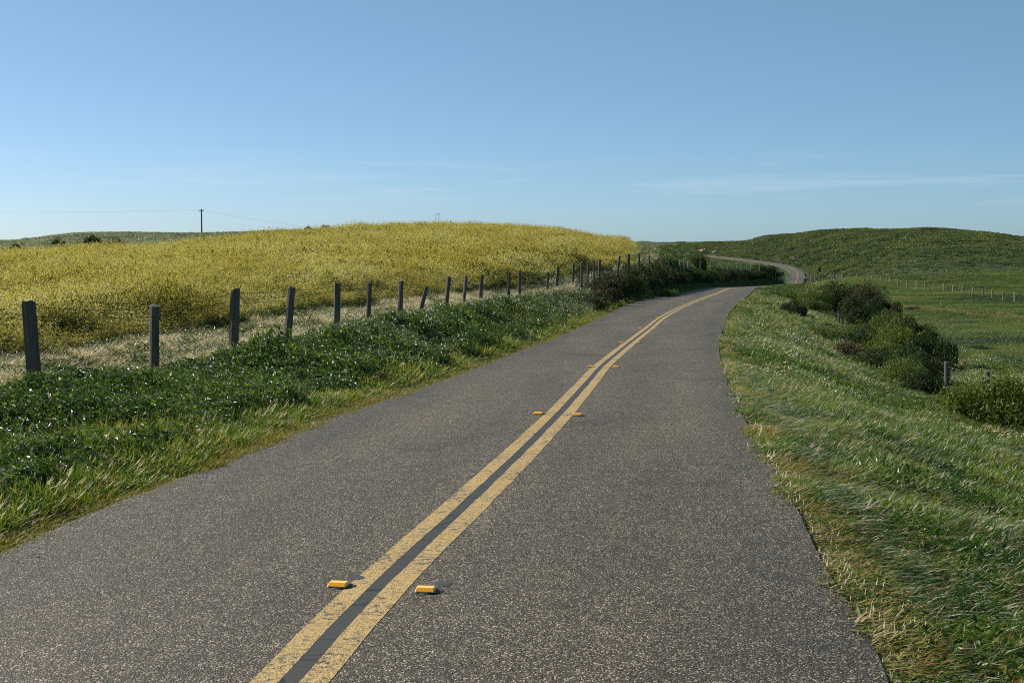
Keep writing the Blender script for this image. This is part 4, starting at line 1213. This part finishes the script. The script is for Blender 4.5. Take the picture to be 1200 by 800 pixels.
# hedge on the bank left of the road
HEDGE = [(60, .9, .8, 'bush_brown'), (64, 1.0, .9, 'bush'), (69, 1.2, 1.1, 'bush_brown'), (74, 1.3, 1.3, 'bush'), (79, 1.4, 1.35, 'bush_brown'), (84, 1.5, 1.5, 'bush'), (90, 1.6, 1.6, 'bush'), (96, 1.7, 1.75, 'bush'), (103, 1.8, 1.8, 'bush_brown'),
         (111, 1.9, 1.8, 'bush'), (120, 2.0, 1.9, 'bush'), (130, 2.1, 2.0, 'bush'), (141, 2.2, 2.1, 'bush'), (153, 2.3, 2.2, 'bush'), (166, 2.4, 2.3, 'bush'), (181, 2.5, 2.5, 'bush'), (197, 2.6, 2.6, 'bush'), (215, 2.8, 2.8, 'bush'),
         (235, 3.0, 3.0, 'bush'), (257, 3.1, 3.2, 'bush'), (281, 3.3, 3.4, 'bush'), (307, 3.4, 3.6, 'bush'), (335, 3.5, 3.8, 'bush'), (363, 3.4, 3.8, 'bush'), (390, 3.2, 3.2, 'bush')]
HL = ['low reddish brown bush at the near end of the left hedge', 'dark low bush second from the near end of the left hedge', 'brown topped bush third from the near end of the left hedge']
for k, (d, r, h, kind) in enumerate(HEDGE):
    x = float(road_x(d)-HWL(d)) - (.35+r*.72)
    if k == 0: lb = 'low reddish brown bush at the near end of the left roadside hedge'
    elif k == len(HEDGE)-1: lb = 'dark bush ending the left hedge just before the far road reappears'
    else:
        lb = '%s bush in the left roadside hedge, %s from its near end' % ('rusty brown' if kind == 'bush_brown' else 'dark green',
             ['second', 'third', 'fourth', 'fifth', 'sixth', 'seventh', 'eighth', 'ninth', 'tenth', 'eleventh', 'twelfth', 'thirteenth', 'fourteenth', 'fifteenth', 'sixteenth', 'seventeenth', 'eighteenth', 'nineteenth', 'twentieth', 'twenty-first', 'twenty-second', 'twenty-third', 'twenty-fourth'][k-1])
    bush(x, d, r*.9, h*(.85 if d < 110 else .64 if d < 200 else .52), kind, lb, 'bushes of the left roadside hedge')
def bush_px(px, d, wpx, top_v, kind, label, group):
    x = (px-600)/F_PX*d
    g = gz1(x, d); zt = at(px, top_v, d).z
    bush(x, d, max(.3, wpx/2/F_PX*d), max(.35, zt-g+.12), kind, label, group)
RB = [(931, 78, 34, 354, 'bush', 'small round dark bush nearest the road on the right verge'),
      (926, 120, 40, 341, 'bush_olive', 'lowest leftmost bush where the right verge meets the far road'),
      (952, 116, 52, 338, 'bush_olive', 'second bush from the left in the far cluster on the right verge'),
      (985, 122, 60, 335, 'bush', 'tall dark bush at the top of the far right cluster'),
      (1016, 118, 54, 336, 'bush_brown', 'brownish bush at the back of the far right cluster'),
      (1036, 112, 44, 346, 'bush', 'dark bush on the right flank of the far right cluster'),
      (1004, 111, 60, 348, 'bush', 'dark bush in the middle of the far right cluster'),
      (952, 104, 46, 352, 'bush_olive', 'olive bush at the left front of the far right cluster'),
      (1024, 100, 60, 358, 'bush', 'dark bush at the right front of the far right cluster'),
      (1000, 76, 60, 384, 'bush_olive', 'olive bush just below the short row of fence posts'),
      (964, 78, 38, 381, 'bush', 'low bush at the left edge of the middle cluster on the right'),
      (1034, 74, 76, 370, 'bush_olive', 'broad bush in the centre of the middle cluster on the right'),
      (1064, 68, 60, 378, 'bush', 'bush at the right edge of the middle cluster'),
      (982, 64, 56, 389, 'bush_olive', 'leafy olive bush at the lower left of the middle cluster'),
      (1012, 57, 80, 388, 'bush', 'dark green bush at the left of the near cluster on the right'),
      (1056, 54, 96, 384, 'bush_olive', 'broad olive bush in the middle of the near right cluster'),
      (1092, 50, 60, 391, 'bush', 'dark rounded bush at the right of the near right cluster'),
      (1034, 48.5, 70, 406, 'bush_olive', 'low olive bush at the front of the near right cluster'),
      (1068, 44, 70, 410, 'bush', 'low dark bush at the lower front of the near right cluster'),
      (1089, 40.5, 50, 422, 'bush', 'dark bush close behind the single fence post'),
      (1136, 31.2, 96, 460, 'bush_olive', 'low bright olive bush right beside the single fence post'),
      (1182, 29.5, 160, 444, 'bush_olive', 'large bright olive bush in front of the short post stub'),
      (1240, 30.5, 130, 452, 'bush_olive', 'olive bush cut by the right edge of the photo'),
      (1104, 34.0, 48, 469, 'bush_brown', 'brown dead looking bush at the foot of the single fence post'),
      (966, 58, 52, 384, 'bush_olive', 'small olive bush at the upper left edge of the middle cluster'),
      (994, 47, 70, 403, 'bush_brown', 'brownish sprawling bush at the left foot of the near cluster'),
      (1026, 43, 84, 413, 'bush', 'dark sprawling bush at the front left of the near cluster'),
      (1058, 39, 84, 424, 'bush_olive', 'sprawling olive bush lowest in the near right cluster'),
      (1085, 36, 62, 440, 'bush', 'low dark bush left of the foot of the single fence post'),
      (1052, 57, 50, 376, 'bush_brown', 'reddish brown bush top standing out of the near right cluster'),
      (1152, 62, 56, 411, 'bush', 'dark bush in the meadow behind the short post stub'),
      (1068, 128, 22, 360, 'bush', 'small dark bush alone in the green valley meadow')]
for px, d, wpx, tv, kind, lb in RB: bush_px(px, d, wpx, tv, kind, lb, 'bushes on the right verge')
LB = [(110, 150, 22, 277, 'dark bush on the left skyline above the field'), (137, 140, 20, 280, 'dark bush left of the skyline utility pole, in the field margin'), (168, 150, 18, 286, 'low dark bush inside the upper edge of the yellow field'),
      (384, 290, 12, 264.5, 'dark tuft of bush at the middle of the left skyline'), (362, 285, 10, 265.5, 'small dark bush beside the skyline tuft'), (70, 150, 18, 280, 'long low bush at the far left field margin'), (20, 140, 16, 287, 'leftmost small bush at the field margin')]
for px, d, wpx, tv, lb in LB: bush_px(px, d, wpx, tv, 'bush', lb, 'bushes beyond the yellow field')
bush_px(816, 165, 24, 301.5, 'bush', 'round topped dark bush standing above the left hedge', 'bushes of the left roadside hedge')

# pale flowering plants on the right verge
def flower_plant(px, d, top_v, r, label):
    x = (px-600)/F_PX*d; g = gz1(x, d); h = max(.5, at(px, top_v, d).z-g)
    root = empty('flowering_plant', (x, d, g)); tag(root, label, 'flowering plant', 'white flowering plants on the right verge')
    rr = random.Random(int(px)); mb = MB(); fl = MB(); st = MB()
    for _ in range(260):
        v = rdir(rr, .3); c = Vector((v.x*r, v.y*r, h*(.1+.6*abs(v.z))))
        rhomb(mb, c, .14, .07, v+rdir(rr, .6), rdir(rr, .4), 0)
    for k in range(9):
        a = rr.uniform(0, 6.283); q = r*math.sqrt(rr.random())*.9
        t_ = Vector((q*math.cos(a), q*math.sin(a), h*rr.uniform(.75, 1.05)))
        st.tube([(t_.x*.3, t_.y*.3, 0), t_], [.012, .007], 5)
        for _ in range(9):
            o_ = Vector((rr.gauss(0, .05), rr.gauss(0, .05), rr.gauss(0, .03)))
            rhomb(fl, t_+o_, .05, .045, rdir(rr, 1.5), rdir(rr), 0)
    mb.build('leaves', M['bush_olive'], root); st.build('stem', M['olive'], root); fl.build('flower_heads', M['white'], root)
flower_plant(953, 113, 336.5, .9, 'white flowering plant on top of the far right bush cluster')
flower_plant(946, 82, 369, .45, 'white flowering plant just right of the small round bush')
flower_plant(1012, 66, 397, .5, 'white flowering plant between the middle and near bush clusters')
